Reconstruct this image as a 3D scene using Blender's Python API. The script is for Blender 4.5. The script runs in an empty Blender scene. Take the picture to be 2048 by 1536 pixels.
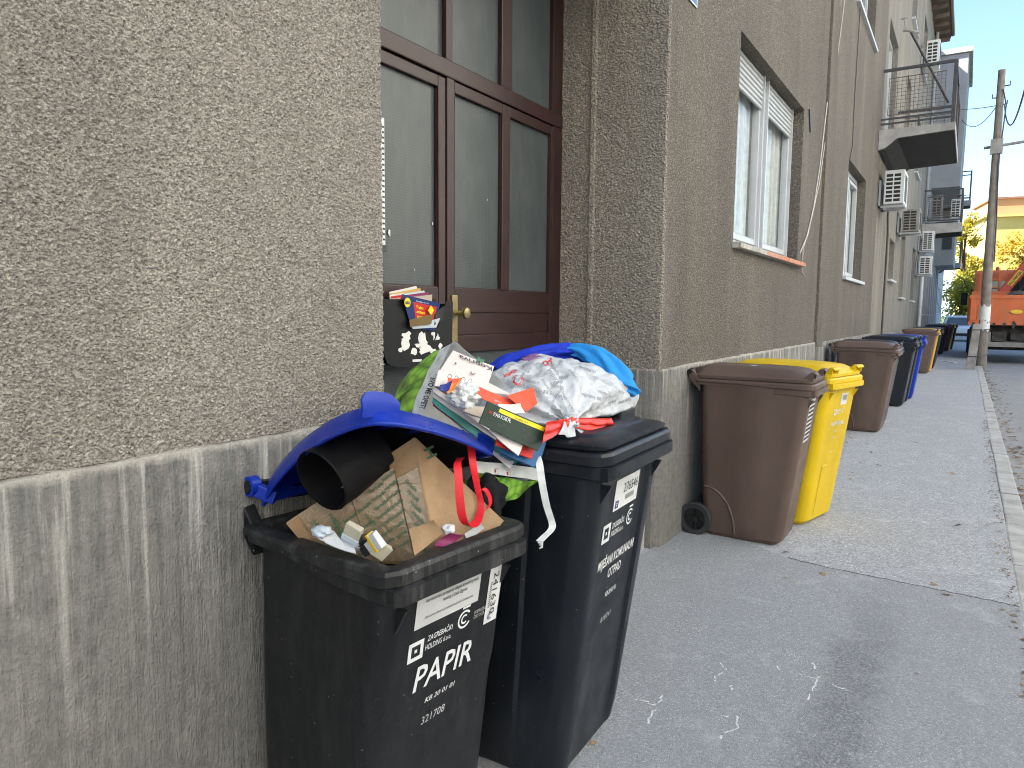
import bpy, bmesh, math, random
import numpy as np
from mathutils import Vector, Matrix, noise as mnoise

S = bpy.context.scene
COL = S.collection
R = math.radians
rnd = random.Random(7)

# ---------------------------------------------------------------- camera
# street runs along +Y, facade face is the plane X = 0, pavement is Z = 0
FPX, PCX, PCY = 1420.0, 1024.0, 768.0
CAM = Vector((1.54, 0.0, 1.45))
_dY = Vector((1935 - PCX, 632 - PCY, FPX)).normalized()
_d2 = Vector((935 - PCX, 632 - 8.7 - PCY, FPX)).normalized()
_up = _dY.cross(_d2).normalized()
if _up.y > 0: _up = -_up
_dX = _dY.cross(_up)
MW = Matrix((_dX, _dY, _up))            # world <- lens axes (right, down, forward)
cam_data = bpy.data.cameras.new('camera')
cam = bpy.data.objects.new('camera', cam_data)
COL.objects.link(cam)
cam_data.sensor_width = 36.0
cam_data.lens = FPX / 2048 * 36.0
cam_data.clip_start = 0.05
cam_data.clip_end = 6000
_r, _u, _b = MW.col[0], -MW.col[1], -MW.col[2]
cam.matrix_world = Matrix(((_r.x, _u.x, _b.x, CAM.x), (_r.y, _u.y, _b.y, CAM.y), (_r.z, _u.z, _b.z, CAM.z), (0, 0, 0, 1)))
S.camera = cam

def at(px, py, X=None, Y=None, Z=None):
    """world point seen at a photograph pixel, at a known X, Y or Z"""
    d = MW @ Vector((px - PCX, py - PCY, FPX))
    if X is not None: t = (X - CAM.x) / d.x
    elif Y is not None: t = (Y - CAM.y) / d.y
    else: t = (Z - CAM.z) / d.z
    return CAM + d * t

# ---------------------------------------------------------------- sky and sun
SUN_EL, SUN_AZ = 44.0, 243.0     # azimuth of the sun measured from +Y clockwise towards +X
w = bpy.data.worlds.new('World'); S.world = w; w.use_nodes = True
nt = w.node_tree
bg = nt.nodes['Background']
sky = nt.nodes.new('ShaderNodeTexSky'); sky.sky_type = 'NISHITA'
sky.sun_disc = False
sky.sun_elevation = R(SUN_EL)
sky.sun_rotation = R(SUN_AZ)
sky.air_density = 1.0; sky.dust_density = 0.6; sky.ozone_density = 1.6; sky.altitude = 120
nt.links.new(sky.outputs[0], bg.inputs[0])
bg.inputs[1].default_value = 0.069
sun_d = bpy.data.lights.new('sun', 'SUN'); sun_d.energy = 5.0; sun_d.angle = R(0.53); sun_d.color = (1.0, 0.93, 0.82)
sun = bpy.data.objects.new('sun', sun_d); COL.objects.link(sun)
sd = Vector((math.sin(R(SUN_AZ)) * math.cos(R(SUN_EL)), math.cos(R(SUN_AZ)) * math.cos(R(SUN_EL)), math.sin(R(SUN_EL))))
sun.rotation_euler = sd.to_track_quat('Z', 'Y').to_euler()
sun.location = (-20, -20, 40)

vs = S.view_settings
vs.view_transform = 'Standard'; vs.look = 'None'; vs.gamma = 1.0; vs.use_curve_mapping = False
vs.exposure = 2.5
vs.use_white_balance = True
vs.white_balance_temperature = 6250
vs.white_balance_tint = 8
S.render.engine = 'CYCLES'
S.cycles.use_denoising = True
S.cycles.max_bounces = 6
S.cycles.pixel_filter_type = 'BLACKMAN_HARRIS'; S.cycles.filter_width = 1.05
S.cycles.use_adaptive_sampling = True
S.cycles.adaptive_threshold = 0.015

# ---------------------------------------------------------------- helpers
class MB:
    """collects geometry; build() links it as one mesh object"""
    def __init__(s): s.v = []; s.f = []; s.mi = []; s.cur = 0
    def add(s, vs_, fs):
        o = len(s.v); s.v.extend([tuple(p) for p in vs_])
        for f in fs: s.f.append([i + o for i in f]); s.mi.append(s.cur)
        return s
    def box(s, x0, x1, y0, y1, z0, z1):
        v = [(x, y, z) for z in (z0, z1) for y in (y0, y1) for x in (x0, x1)]
        return s.add(v, [(0, 2, 3, 1), (4, 5, 7, 6), (0, 1, 5, 4), (2, 6, 7, 3), (0, 4, 6, 2), (1, 3, 7, 5)])
    def hexa(s, p):   # p: 4 bottom + 4 top corners
        return s.add(p, [(3, 2, 1, 0), (4, 5, 6, 7), (0, 1, 5, 4), (1, 2, 6, 5), (2, 3, 7, 6), (3, 0, 4, 7)])
    def prism(s, poly, d):
        d = Vector(d); n = len(poly); a = [Vector(p) for p in poly]
        return s.add(a + [p + d for p in a], [tuple(range(n))[::-1], tuple(range(n, 2 * n))] + [(i, (i + 1) % n, n + (i + 1) % n, n + i) for i in range(n)])
    def bar(s, a, b, wx, wz, upv=(0, 0, 1)):
        a, b = Vector(a), Vector(b); d = (b - a).normalized(); u = Vector(upv)
        if abs(d.dot(u)) > .95: u = Vector((1, 0, 0))
        r = d.cross(u).normalized() * wx / 2; u = r.cross(d).normalized() * wz / 2
        return s.hexa([a - r - u, a + r - u, b + r - u, b - r - u, a - r + u, a + r + u, b + r + u, b - r + u])
    def tube(s, pts, r, n=8, cap=True, closed=False):
        pts = [Vector(p) for p in pts]; m = len(pts); rs = r if isinstance(r, (list, tuple)) else [r] * m
        vs_ = []; pu = None
        for i, p in enumerate(pts):
            if closed: d = pts[(i + 1) % m] - pts[i - 1]
            else: d = pts[min(i + 1, m - 1)] - pts[max(i - 1, 0)]
            d = d.normalized() if d.length > 1e-9 else Vector((0, 0, 1))
            if pu is None:
                pu = Vector((0, 0, 1)) if abs(d.z) < .9 else Vector((1, 0, 0))
            a = d.cross(pu).normalized(); b = a.cross(d).normalized(); pu = b
            for k in range(n):
                t = 2 * math.pi * k / n
                vs_.append(p + (a * math.cos(t) + b * math.sin(t)) * rs[i])
        fs = []
        for i in range(m if closed else m - 1):
            j = (i + 1) % m
            for k in range(n):
                fs.append((i * n + k, i * n + (k + 1) % n, j * n + (k + 1) % n, j * n + k))
        if cap and not closed:
            fs.append(tuple(range(n))[::-1]); fs.append(tuple(range((m - 1) * n, m * n)))
        return s.add(vs_, fs)
    def lathe(s, prof, c, axis, n=20):
        """prof: (radius, along) pairs"""
        c = Vector(c); ax = Vector(axis).normalized()
        a = ax.orthogonal().normalized(); b = ax.cross(a)
        vs_ = [c + ax * h + (a * math.cos(2 * math.pi * k / n) + b * math.sin(2 * math.pi * k / n)) * r for r, h in prof for k in range(n)]
        m = len(prof)
        fs = [(i * n + k, i * n + (k + 1) % n, (i + 1) * n + (k + 1) % n, (i + 1) * n + k) for i in range(m - 1) for k in range(n)]
        if prof[0][0] > 1e-6: fs.append(tuple(range(n))[::-1])
        if prof[-1][0] > 1e-6: fs.append(tuple(range((m - 1) * n, m * n)))
        return s.add(vs_, fs)
    def loft(s, secs, cap0=True, cap1=True, closed=True):
        n = len(secs[0]); vs_ = [p for q in secs for p in q]; fs = []
        for i in range(len(secs) - 1):
            for k in range(n if closed else n - 1):
                fs.append((i * n + k, i * n + (k + 1) % n, (i + 1) * n + (k + 1) % n, (i + 1) * n + k))
        if cap0: fs.append(tuple(range(n))[::-1])
        if cap1: fs.append(tuple(range((len(secs) - 1) * n, len(secs) * n)))
        return s.add(vs_, fs)
    def grid(s, fn, nu, nv):
        vs_ = [fn(i / nu, j / nv) for j in range(nv + 1) for i in range(nu + 1)]
        fs = [(j * (nu + 1) + i, j * (nu + 1) + i + 1, (j + 1) * (nu + 1) + i + 1, (j + 1) * (nu + 1) + i) for j in range(nv) for i in range(nu)]
        return s.add(vs_, fs)
    def build(s, name, mats, parent=None, smooth=None, bevel=0, origin=None, fix=True, seg=2):
        o0 = Vector(origin) if origin is not None else Vector((0, 0, 0))
        me = bpy.data.meshes.new(name)
        bm = bmesh.new()
        vv = [bm.verts.new(Vector(p) - o0) for p in s.v]
        for f, m in zip(s.f, s.mi):
            try:
                q = bm.faces.new([vv[i] for i in f]); q.material_index = m
            except ValueError: pass
        if fix: bmesh.ops.remove_doubles(bm, verts=bm.verts, dist=1e-5); bmesh.ops.recalc_face_normals(bm, faces=bm.faces)
        if bevel:
            ed = [e for e in bm.edges if len(e.link_faces) == 2 and e.calc_face_angle(0) > R(28)]
            bmesh.ops.bevel(bm, geom=ed, offset=bevel, segments=seg, profile=.6, affect='EDGES', clamp_overlap=True)
        bm.to_mesh(me); bm.free()
        for m in (mats if isinstance(mats, (list, tuple)) else [mats]): me.materials.append(m)
        if smooth:
            for p in me.polygons: p.use_smooth = True
            me.set_sharp_from_angle(angle=R(smooth))
        o = bpy.data.objects.new(name, me); COL.objects.link(o)
        o.location = o0
        if parent is not None:
            o.parent = parent
        return o

def tag(o, label=None, cat=None, group=None, kind=None):
    if label: o['label'] = label
    if cat: o['category'] = cat
    if group: o['group'] = group
    if kind: o['kind'] = kind
    return o

def thing(name, label, cat, loc=(0, 0, 0), rz=0.0, group=None, kind=None):
    o = bpy.data.objects.new(name, None); COL.objects.link(o)
    o.location = loc; o.rotation_euler = (0, 0, rz); o.empty_display_size = .2
    return tag(o, label, cat, group, kind)

_txt = {}
def text_mesh(body, bold=0.0, shear=0.0, space=1.0):
    k = (body, bold, shear, space)
    if k in _txt: return _txt[k]
    c = bpy.data.curves.new('lettering', 'FONT'); c.body = body; c.size = 1.0
    c.offset = bold; c.shear = shear; c.space_character = space; c.resolution_u = 2
    c.align_x = 'LEFT'; c.align_y = 'BOTTOM_BASELINE'; c.fill_mode = 'FRONT'
    o = bpy.data.objects.new('lettering', c); COL.objects.link(o)
    dg = bpy.context.evaluated_depsgraph_get(); dg.update()
    me = bpy.data.meshes.new_from_object(o.evaluated_get(dg)); me.name = 'lettering'
    bpy.data.objects.remove(o); bpy.data.curves.remove(c)
    me.materials.clear()
    _txt[k] = me
    return me

def letter(body, o, right, up, height, mat, parent=None, width=None, bold=0.0, shear=0.0, space=1.0, lift=.0012, name='lettering', center=False):
    """flat print: cap height `height` metres, baseline starting at o"""
    base = text_mesh(body, bold, shear, space)
    me = base.copy(); me.materials.clear(); me.materials.append(mat)
    xs = [v.co.x for v in me.vertices]; x0, x1 = min(xs), max(xs)
    right, up = Vector(right).normalized(), Vector(up).normalized()
    n = right.cross(up).normalized(); up = n.cross(right)
    sy = height / 0.70; sx = sy if width is None else width / (x1 - x0)
    off = -x0 * sx - ((x1 - x0) * sx / 2 if center else 0)
    o = Vector(o)
    for v in me.vertices:
        p = v.co.copy(); v.co = o + right * (p.x * sx + off) + up * (p.y * sy) + n * lift
    ob = bpy.data.objects.new(name, me); COL.objects.link(ob)
    if parent is not None: ob.parent = parent
    return ob

# ---------------------------------------------------------------- materials
def nmat(name):
    m = bpy.data.materials.new(name); m.use_nodes = True
    t = m.node_tree; b = t.nodes['Principled BSDF']
    return m, t, b, t.nodes['Material Output']
def N(t, typ, **kw):
    n = t.nodes.new(typ)
    for k, v in kw.items():
        if k.startswith('i_'):
            n.inputs[k[2:].replace('_', ' ')].default_value = v
        else: setattr(n, k, v)
    return n
def pos_node(t, scale=(1, 1, 1), obj=False):
    if obj: g = N(t, 'ShaderNodeTexCoord').outputs['Object']
    else: g = N(t, 'ShaderNodeNewGeometry').outputs['Position']
    mp = N(t, 'ShaderNodeMapping'); mp.inputs['Scale'].default_value = scale
    t.links.new(g, mp.inputs['Vector']); return mp.outputs[0]
def tnoise(t, vec, scale, detail=3, rough=.55, dist=0):
    n = N(t, 'ShaderNodeTexNoise'); n.inputs['Scale'].default_value = scale; n.inputs['Detail'].default_value = detail
    n.inputs['Roughness'].default_value = rough; n.inputs['Distortion'].default_value = dist
    if vec is not None: t.links.new(vec, n.inputs['Vector'])
    return n.outputs['Fac']
def ramp(t, fac, stops):
    r = N(t, 'ShaderNodeValToRGB'); e = r.color_ramp.elements
    e[0].position, e[1].position = stops[0][0], stops[-1][0]
    def c4(c): return (*c, 1) if hasattr(c, '__len__') else (c, c, c, 1)
    e[0].color, e[1].color = c4(stops[0][1]), c4(stops[-1][1])
    for p, c in stops[1:-1]:
        q = e.new(p); q.color = c4(c)
    t.links.new(fac, r.inputs[0]); return r.outputs[0]
def mix(t, fac, a, b, mode='MIX'):
    m = N(t, 'ShaderNodeMix', data_type='RGBA', blend_type=mode)
    for sock, v in ((m.inputs['Factor'], fac), (m.inputs[6], a), (m.inputs[7], b)):
        if isinstance(v, bpy.types.NodeSocket): t.links.new(v, sock)
        elif hasattr(v, '__len__'): sock.default_value = (*v, 1)
        else: sock.default_value = v
    return m.outputs[2]
def math_(t, op, a, b=0.0, clamp=False):
    m = N(t, 'ShaderNodeMath', operation=op, use_clamp=clamp)
    for s_, v in zip(m.inputs, (a, b)):
        if isinstance(v, bpy.types.NodeSocket): t.links.new(v, s_)
        else: s_.default_value = v
    return m.outputs[0]
def bump(t, b, h, strength=.5, dist=.01):
    n = N(t, 'ShaderNodeBump'); n.inputs['Strength'].default_value = strength; n.inputs['Distance'].default_value = dist
    t.links.new(h, n.inputs['Height']); t.links.new(n.outputs[0], b.inputs['Normal']); return n

def plain(name, col, rough=.5, var=.12, scale=6.0, bmp=0.0, bscale=60, metal=0.0, spec=.5, dirt=None, dscale=3.0, damt=.5, sheen=0):
    m, t, b, o = nmat(name)
    p = pos_node(t)
    n1 = tnoise(t, p, scale, 4)
    lo = [c * (1 - var) for c in col]; hi = [min(1, c * (1 + var)) for c in col]
    c = ramp(t, n1, [(.3, lo), (.7, hi)])
    if dirt is not None:
        d = ramp(t, tnoise(t, p, dscale, 6, .65), [(.45, 0.0), (.7, damt)])
        c = mix(t, d, c, dirt)
    t.links.new(c, b.inputs['Base Color'])
    b.inputs['Roughness'].default_value = rough; b.inputs['Metallic'].default_value = metal
    b.inputs['Specular IOR Level'].default_value = spec
    if bmp: bump(t, b, tnoise(t, p, bscale, 3), bmp, .004)
    return m

def plastic(name, col, rough=.38, speck=.5, dust=.35):
    """moulded bin plastic: fine grain, dust film, pale specks and scuffs"""
    m, t, b, o = nmat(name)
    p = pos_node(t)
    n1 = tnoise(t, p, 2.2, 5, .6)
    c = ramp(t, n1, [(.3, [x * .82 for x in col]), (.72, [min(1, x * 1.12) for x in col])])
    v = N(t, 'ShaderNodeTexVoronoi'); v.inputs['Scale'].default_value = 55; t.links.new(p, v.inputs['Vector'])
    vs_ = N(t, 'ShaderNodeSeparateColor'); t.links.new(v.outputs['Color'], vs_.inputs[0])
    th = math_(t, 'MULTIPLY', math_(t, 'SUBTRACT', vs_.outputs[0], .72), .5)
    spot = math_(t, 'GREATER_THAN', th, v.outputs['Distance'])
    spot = math_(t, 'MULTIPLY', spot, speck)
    grey = [min(1, x * .35 + .22) for x in col]
    c = mix(t, spot, c, grey)
    pz = pos_node(t, (9, 9, 1.2))
    du = ramp(t, tnoise(t, pz, 3, 6, .7), [(.5, 0.0), (.78, dust)])
    c = mix(t, du, c, [min(1, x * .6 + .07) for x in col])
    px_ = pos_node(t, (1, 1, 1))
    sc = N(t, 'ShaderNodeTexNoise'); sc.inputs['Scale'].default_value = 9; sc.inputs['Detail'].default_value = 2; sc.inputs['Distortion'].default_value = 3
    t.links.new(px_, sc.inputs['Vector'])
    line = ramp(t, sc.outputs['Fac'], [(.490, 0.0), (.495, .16 * speck), (.500, 0.0)])
    c = mix(t, line, c, grey)
    t.links.new(c, b.inputs['Base Color'])
    rr = ramp(t, tnoise(t, p, 7, 5), [(.3, rough - .08), (.7, rough + .16)])
    t.links.new(rr, b.inputs['Roughness']); b.inputs['Specular IOR Level'].default_value = .36
    bump(t, b, tnoise(t, p, 260, 2), .12, .001)
    return m

def emissive(name, col, st):
    m, t, b, o = nmat(name)
    b.inputs['Base Color'].default_value = (*col, 1); b.inputs['Emission Color'].default_value = (*col, 1); b.inputs['Emission Strength'].default_value = st
    return m

def roughcast(name, cA, cB, grain=1.0, disp=.006, streak=.35, dark=(.10, .095, .085), true_disp=False, hue=None, yellow=0.0):
    """sprayed stone-grain render with streaks of soot and pale lime"""
    m, t, b, o = nmat(name)
    p = pos_node(t)
    g1 = tnoise(t, p, 150 * grain, 2, .5)
    v = N(t, 'ShaderNodeTexVoronoi', feature='SMOOTH_F1'); v.inputs['Scale'].default_value = 95 * grain; t.links.new(p, v.inputs['Vector'])
    v.inputs['Smoothness'].default_value = .5
    g2 = tnoise(t, p, 62 * grain, 2, .5)
    h = math_(t, 'ADD', math_(t, 'MULTIPLY', g1, .9), math_(t, 'MULTIPLY', v.outputs['Distance'], -.45))
    h = math_(t, 'ADD', h, math_(t, 'MULTIPLY', g2, .75))
    # colour of the single grains, unrelated to their height
    p2 = pos_node(t, (1, 1, 1))
    gc = N(t, 'ShaderNodeTexVoronoi'); gc.inputs['Scale'].default_value = 150 * grain; t.links.new(p2, gc.inputs['Vector'])
    sp = N(t, 'ShaderNodeSeparateColor'); t.links.new(gc.outputs['Color'], sp.inputs[0])
    c = ramp(t, sp.outputs[0], [(0, [x * .72 for x in cA]), (.4, cA), (.85, cB), (1.0, [min(1, x * 1.25) for x in cB])])
    big = tnoise(t, p, 1.1, 5, .6)
    c = mix(t, ramp(t, big, [(.35, 0.0), (.7, .35)]), c, [x * .75 for x in cA])
    ps = pos_node(t, (1.7, 1.7, .30))
    st = tnoise(t, ps, 1.3, 3, .55)
    c = mix(t, ramp(t, st, [(.46, 0.0), (.62, streak)]), c, dark)
    ps2 = pos_node(t, (2.2, 2.2, .22))
    st2 = tnoise(t, ps2, 1.3, 3, .55)
    c = mix(t, ramp(t, st2, [(.58, 0.0), (.72, streak * .9)]), c, [min(1, x * 1.25) for x in cB])
    if yellow:
        ps3 = pos_node(t, (1.5, 1.5, .14))
        c = mix(t, ramp(t, tnoise(t, ps3, 1.7, 4, .6), [(.5, 0.0), (.66, yellow)]), c, (.40, .34, .22))
    t.links.new(c, b.inputs['Base Color']); b.inputs['Roughness'].default_value = .92
    b.inputs['Specular IOR Level'].default_value = .25
    if true_disp:
        d = N(t, 'ShaderNodeDisplacement'); d.inputs['Scale'].default_value = disp; d.inputs['Midlevel'].default_value = .45
        t.links.new(h, d.inputs['Height']); t.links.new(d.outputs[0], o.inputs['Displacement'])
        m.displacement_method = 'BOTH'
    else:
        bump(t, b, h, .9, disp * 1.6)
    return m
# ---------------------------------------------------------------- shared materials
M = {}
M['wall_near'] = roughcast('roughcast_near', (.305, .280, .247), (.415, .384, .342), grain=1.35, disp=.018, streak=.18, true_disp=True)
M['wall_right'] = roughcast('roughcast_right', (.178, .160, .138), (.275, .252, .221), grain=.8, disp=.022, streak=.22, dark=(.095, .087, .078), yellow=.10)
M['wall_return'] = roughcast('roughcast_lightened', (.32, .29, .245), (.46, .42, .362), grain=.8, disp=.022, streak=.22, dark=(.13, .12, .105), yellow=.10)  # lighter roughcast copy: light the recess lacks is put into the colour
M['wall_b'] = roughcast('roughcast_stained', (.195, .184, .166), (.285, .27, .245), grain=.6, disp=.012, streak=.55, dark=(.17, .16, .15), yellow=.35)
M['wall_c'] = plain('grey_render', (.27, .277, .292), .85, .12, 1.2, .2, 90)
M['wall_d'] = plain('pale_render', (.38, .40, .44), .85, .12, 1.2, .2, 90)
def plinth_mat():
    m, t, b, o = nmat('trowelled_plinth')
    p = pos_node(t)
    pv = pos_node(t, (16, 16, 1.0))
    f = math_(t, 'ADD', math_(t, 'MULTIPLY', tnoise(t, pv, 5.0, 5, .62), .45), math_(t, 'MULTIPLY', tnoise(t, p, 30, 5, .7), .55))
    c = ramp(t, f, [(.36, (0.131, 0.129, 0.120)), (.50, (0.216, 0.209, 0.194)), (.68, (0.307, 0.298, 0.276))])
    cl = ramp(t, tnoise(t, p, 2.6, 6, .65), [(.40, 0.0), (.65, .55)])
    c = mix(t, cl, c, (0.198, 0.190, 0.175))
    # pale lime runs that start below the ledge
    sz = N(t, 'ShaderNodeSeparateXYZ'); t.links.new(p, sz.inputs[0])
    hi = N(t, 'ShaderNodeMapRange'); hi.inputs['From Min'].default_value = .55; hi.inputs['From Max'].default_value = 1.12
    t.links.new(sz.outputs[2], hi.inputs['Value'])
    runs = ramp(t, tnoise(t, pos_node(t, (10, 10, .45)), 2.4, 5, .62), [(.52, 0.0), (.66, .75)])
    c = mix(t, math_(t, 'MULTIPLY', runs, hi.outputs[0]), c, (0.672, 0.649, 0.598))
    dk = ramp(t, tnoise(t, pos_node(t, (11, 11, .6)), 2.0, 5, .6), [(.50, 0.0), (.66, .8)])
    c = mix(t, math_(t, 'MULTIPLY', dk, hi.outputs[0]), c, (0.113, 0.122, 0.116))
    # worn bright lime along the ledge
    ed = N(t, 'ShaderNodeMapRange'); ed.inputs['From Min'].default_value = 1.098; ed.inputs['From Max'].default_value = 1.118
    wob = math_(t, 'ADD', sz.outputs[2], math_(t, 'MULTIPLY', math_(t, 'SUBTRACT', tnoise(t, p, 26, 4), .5), .035))
    t.links.new(wob, ed.inputs['Value'])
    c = mix(t, math_(t, 'MULTIPLY', ed.outputs[0], .75), c, (0.546, 0.511, 0.451))
    # paint flecks
    fl = ramp(t, tnoise(t, pos_node(t, (20, 20, 9)), 3.3, 4, .6), [(.735, 0.0), (.76, .8)])
    c = mix(t, fl, c, (0.440, 0.441, 0.424))
    t.links.new(c, b.inputs['Base Color']); b.inputs['Roughness'].default_value = .9; b.inputs['Specular IOR Level'].default_value = .25
    h = math_(t, 'ADD', math_(t, 'MULTIPLY', tnoise(t, pos_node(t, (60, 60, 6)), 4, 4, .6), .7), math_(t, 'MULTIPLY', tnoise(t, p, 120, 3), .6))
    bump(t, b, h, 1.0, .012)
    return m
M['plinth'] = plinth_mat()
M['maroon'] = plain('maroon_door_paint', (.026, .0095, .0095), .42, .15, 5, .08, 70, dirt=(.05, .028, .026), dscale=9, damt=.25)
def wired_glass():
    m, t, b, o = nmat('wired_glass')
    p = pos_node(t); s_ = N(t, 'ShaderNodeSeparateXYZ'); t.links.new(p, s_.inputs[0])
    def line(a, pitch, w_):
        f = math_(t, 'FRACT', math_(t, 'MULTIPLY', a, 1 / pitch)); return math_(t, 'LESS_THAN', f, w_)
    l = math_(t, 'MAXIMUM', line(s_.outputs[1], .0135, .17), line(s_.outputs[2], .0135, .17))
    wave = tnoise(t, p, 2.0, 3)
    base = ramp(t, wave, [(.3, (.034, .043, .047)), (.7, (.060, .073, .078))])
    c = mix(t, math_(t, 'MULTIPLY', l, .38), base, (.115, .128, .128))
    dust = ramp(t, tnoise(t, pos_node(t, (3, 3, 1.2)), 4, 6, .7), [(.45, 0.0), (.8, .5)])
    c = mix(t, dust, c, (.105, .114, .114))
    spots = ramp(t, tnoise(t, p, 48, 2), [(.795, 0.0), (.81, .9)])
    c = mix(t, spots, c, (.6, .6, .6))
    t.links.new(c, b.inputs['Base Color'])
    b.inputs['Roughness'].default_value = .32; b.inputs['Specular IOR Level'].default_value = .4
    bump(t, b, l, .15, .002)
    return m
M['wired'] = wired_glass()
M['brass'] = plain('worn_brass', (.36, .30, .15), .35, .2, 30, .1, 200, metal=.85)
M['upvc'] = plain('white_window_frame', (.47, .49, .515), .35, .06, 5, 0)
M['shutter'] = plain('roller_shutter', (.36, .375, .385), .45, .08, 6, 0)
def glass_mat(name, col, rough=.06):
    m, t, b, o = nmat(name)
    p = pos_node(t)
    t.links.new(ramp(t, tnoise(t, p, .8, 3), [(.3, [x * .7 for x in col]), (.7, [x * 1.2 for x in col])]), b.inputs['Base Color'])
    b.inputs['Roughness'].default_value = rough; b.inputs['Specular IOR Level'].default_value = .9
    return m
M['glass_dark'] = glass_mat('window_glass', (.05, .06, .065))
M['glass_pale'] = glass_mat('window_glass_curtained', (.30, .33, .34), .15)
def clear_glass():
    m, t, b, o = nmat('clear_pane')
    b.inputs['Base Color'].default_value = (.9, .95, .95, 1); b.inputs['Roughness'].default_value = .02
    b.inputs['Transmission Weight'].default_value = 1.0; b.inputs['IOR'].default_value = 1.25; b.inputs['Specular IOR Level'].default_value = .3
    b.inputs['Alpha'].default_value = .14
    return m
M['glass_clear'] = clear_glass()
M['curtain'] = plain('net_curtain', (.44, .47, .46), .9, .15, 14, .3, 30)
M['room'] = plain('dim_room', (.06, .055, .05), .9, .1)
M['sill_tile'] = plain('orange_clay_tile', (.46, .17, .085), .7, .25, 22, .3, 60, dirt=(.40, .33, .28), dscale=7, damt=.7)
M['sill'] = plain('worn_sill', (.42, .40, .37), .8, .3, 20, .4, 60, dirt=(.16, .15, .14), dscale=6, damt=.6)
M['concrete'] = plain('weathered_concrete', (.36, .35, .335), .9, .22, 5, .6, 60, dirt=(.12, .12, .115), dscale=2.2, damt=.6)
M['concrete_dark'] = plain('shaded_slab_concrete', (.022, .022, .025), .9, .2, 3, .4, 60)  # near-black balcony underside: shade below the slab put into the colour
M['iron'] = plain('dark_railing_iron', (.045, .045, .05), .55, .3, 20, .2, 80)
M['rust'] = plain('rusty_wire', (.12, .085, .065), .8, .4, 25, .2, 80)
M['ac_white'] = plain('conditioner_casing', (.62, .63, .62), .4, .06, 4, 0, dirt=(.36, .35, .33), dscale=3, damt=.35)
M['ac_grey'] = plain('dirty_conditioner_casing', (.25, .245, .23), .55, .2, 5, 0, dirt=(.12, .11, .10), dscale=4, damt=.6)
M['black'] = plain('matt_black', (.012, .012, .013), .6, .2, 8)
M['rubber'] = plain('tyre_rubber', (.022, .023, .025), .75, .2, 20, .3, 90, dirt=(.07, .07, .068), dscale=9, damt=.5)
M['white_pipe'] = plain('white_downpipe', (.60, .62, .62), .5, .1, 4)
M['brown_pipe'] = plain('brown_downpipe', (.10, .075, .06), .6, .2, 4)
M['cable'] = plain('pale_cable', (.50, .48, .44), .6, .1, 4)
M['eave'] = plain('eave_timber', (.085, .060, .052), .8, .3, 3, .3, 20, dirt=(.22, .18, .15), dscale=2, damt=.5)
M['roof'] = plain('roof_tiles', (.25, .11, .07), .85, .3, 3)

# ---------------------------------------------------------------- ground, road, pavement, kerb
def asphalt(name, lo, hi, speck, scale, dark_band=False, amount=.5):
    m, t, b, o = nmat(name)
    p = pos_node(t)
    v = N(t, 'ShaderNodeTexVoronoi'); v.inputs['Scale'].default_value = scale; t.links.new(p, v.inputs['Vector'])
    sp = N(t, 'ShaderNodeSeparateColor'); t.links.new(v.outputs['Color'], sp.inputs[0])
    c = ramp(t, sp.outputs[0], [(0, lo), (.6, hi), (.86, hi), (.97, speck)])
    fine = tnoise(t, p, scale * 1.8, 2)
    c = mix(t, amount, c, ramp(t, fine, [(.3, lo), (.7, hi)]))
    big = tnoise(t, p, 1.6, 6, .65)
    c = mix(t, ramp(t, big, [(.38, 0.0), (.68, .45)]), c, [x * .72 for x in hi])
    pale = ramp(t, tnoise(t, p, 3.1, 6, .7), [(.56, 0.0), (.72, .5)])
    c = mix(t, pale, c, [min(1, x * 1.35) for x in hi])
    gv = N(t, 'ShaderNodeTexVoronoi'); gv.inputs['Scale'].default_value = 5.5; t.links.new(p, gv.inputs['Vector'])
    gs = N(t, 'ShaderNodeSeparateColor'); t.links.new(gv.outputs['Color'], gs.inputs[0])
    gum = math_(t, 'GREATER_THAN', math_(t, 'MULTIPLY', math_(t, 'SUBTRACT', gs.outputs[0], .55), .17), gv.outputs['Distance'])
    c = mix(t, math_(t, 'MULTIPLY', gum, .55), c, [x * .5 for x in lo])
    if dark_band:
        # an old oily run, slightly bent, along the walkway
        s_ = N(t, 'ShaderNodeSeparateXYZ'); t.links.new(p, s_.inputs[0])
        nz = math_(t, 'MULTIPLY', math_(t, 'SUBTRACT', tnoise(t, p, 3.3, 6, .75), .5), .34)
        dx = math_(t, 'ABSOLUTE', math_(t, 'ADD', math_(t, 'SUBTRACT', s_.outputs[0], 1.245), nz))
        f = N(t, 'ShaderNodeMapRange'); f.inputs['From Min'].default_value = .15; f.inputs['From Max'].default_value = .05
        t.links.new(dx, f.inputs['Value'])
        f2 = N(t, 'ShaderNodeMapRange'); f2.inputs['From Min'].default_value = 4.25; f2.inputs['From Max'].default_value = 3.2
        t.links.new(s_.outputs[1], f2.inputs['Value'])
        c = mix(t, math_(t, 'MULTIPLY', math_(t, 'MULTIPLY', f.outputs[0], f2.outputs[0]), ramp(t, tnoise(t, p, 120, 2), [(.38, .58), (.62, .10)])), c, [x * .45 for x in lo])
    t.links.new(c, b.inputs['Base Color']); b.inputs['Roughness'].default_value = .88; b.inputs['Specular IOR Level'].default_value = .3
    h = math_(t, 'ADD', math_(t, 'MULTIPLY', v.outputs['Distance'], -.8), fine)
    bump(t, b, h, .7, .006)
    return m
M['patch'] = asphalt('smooth_asphalt', (.20, .209, .223), (.39, .405, .428), (.68, .69, .70), 190, True, .45)
M['pave'] = asphalt('stony_asphalt', (.21, .219, .234), (.44, .455, .48), (.74, .75, .76), 110, False, .3)
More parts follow.
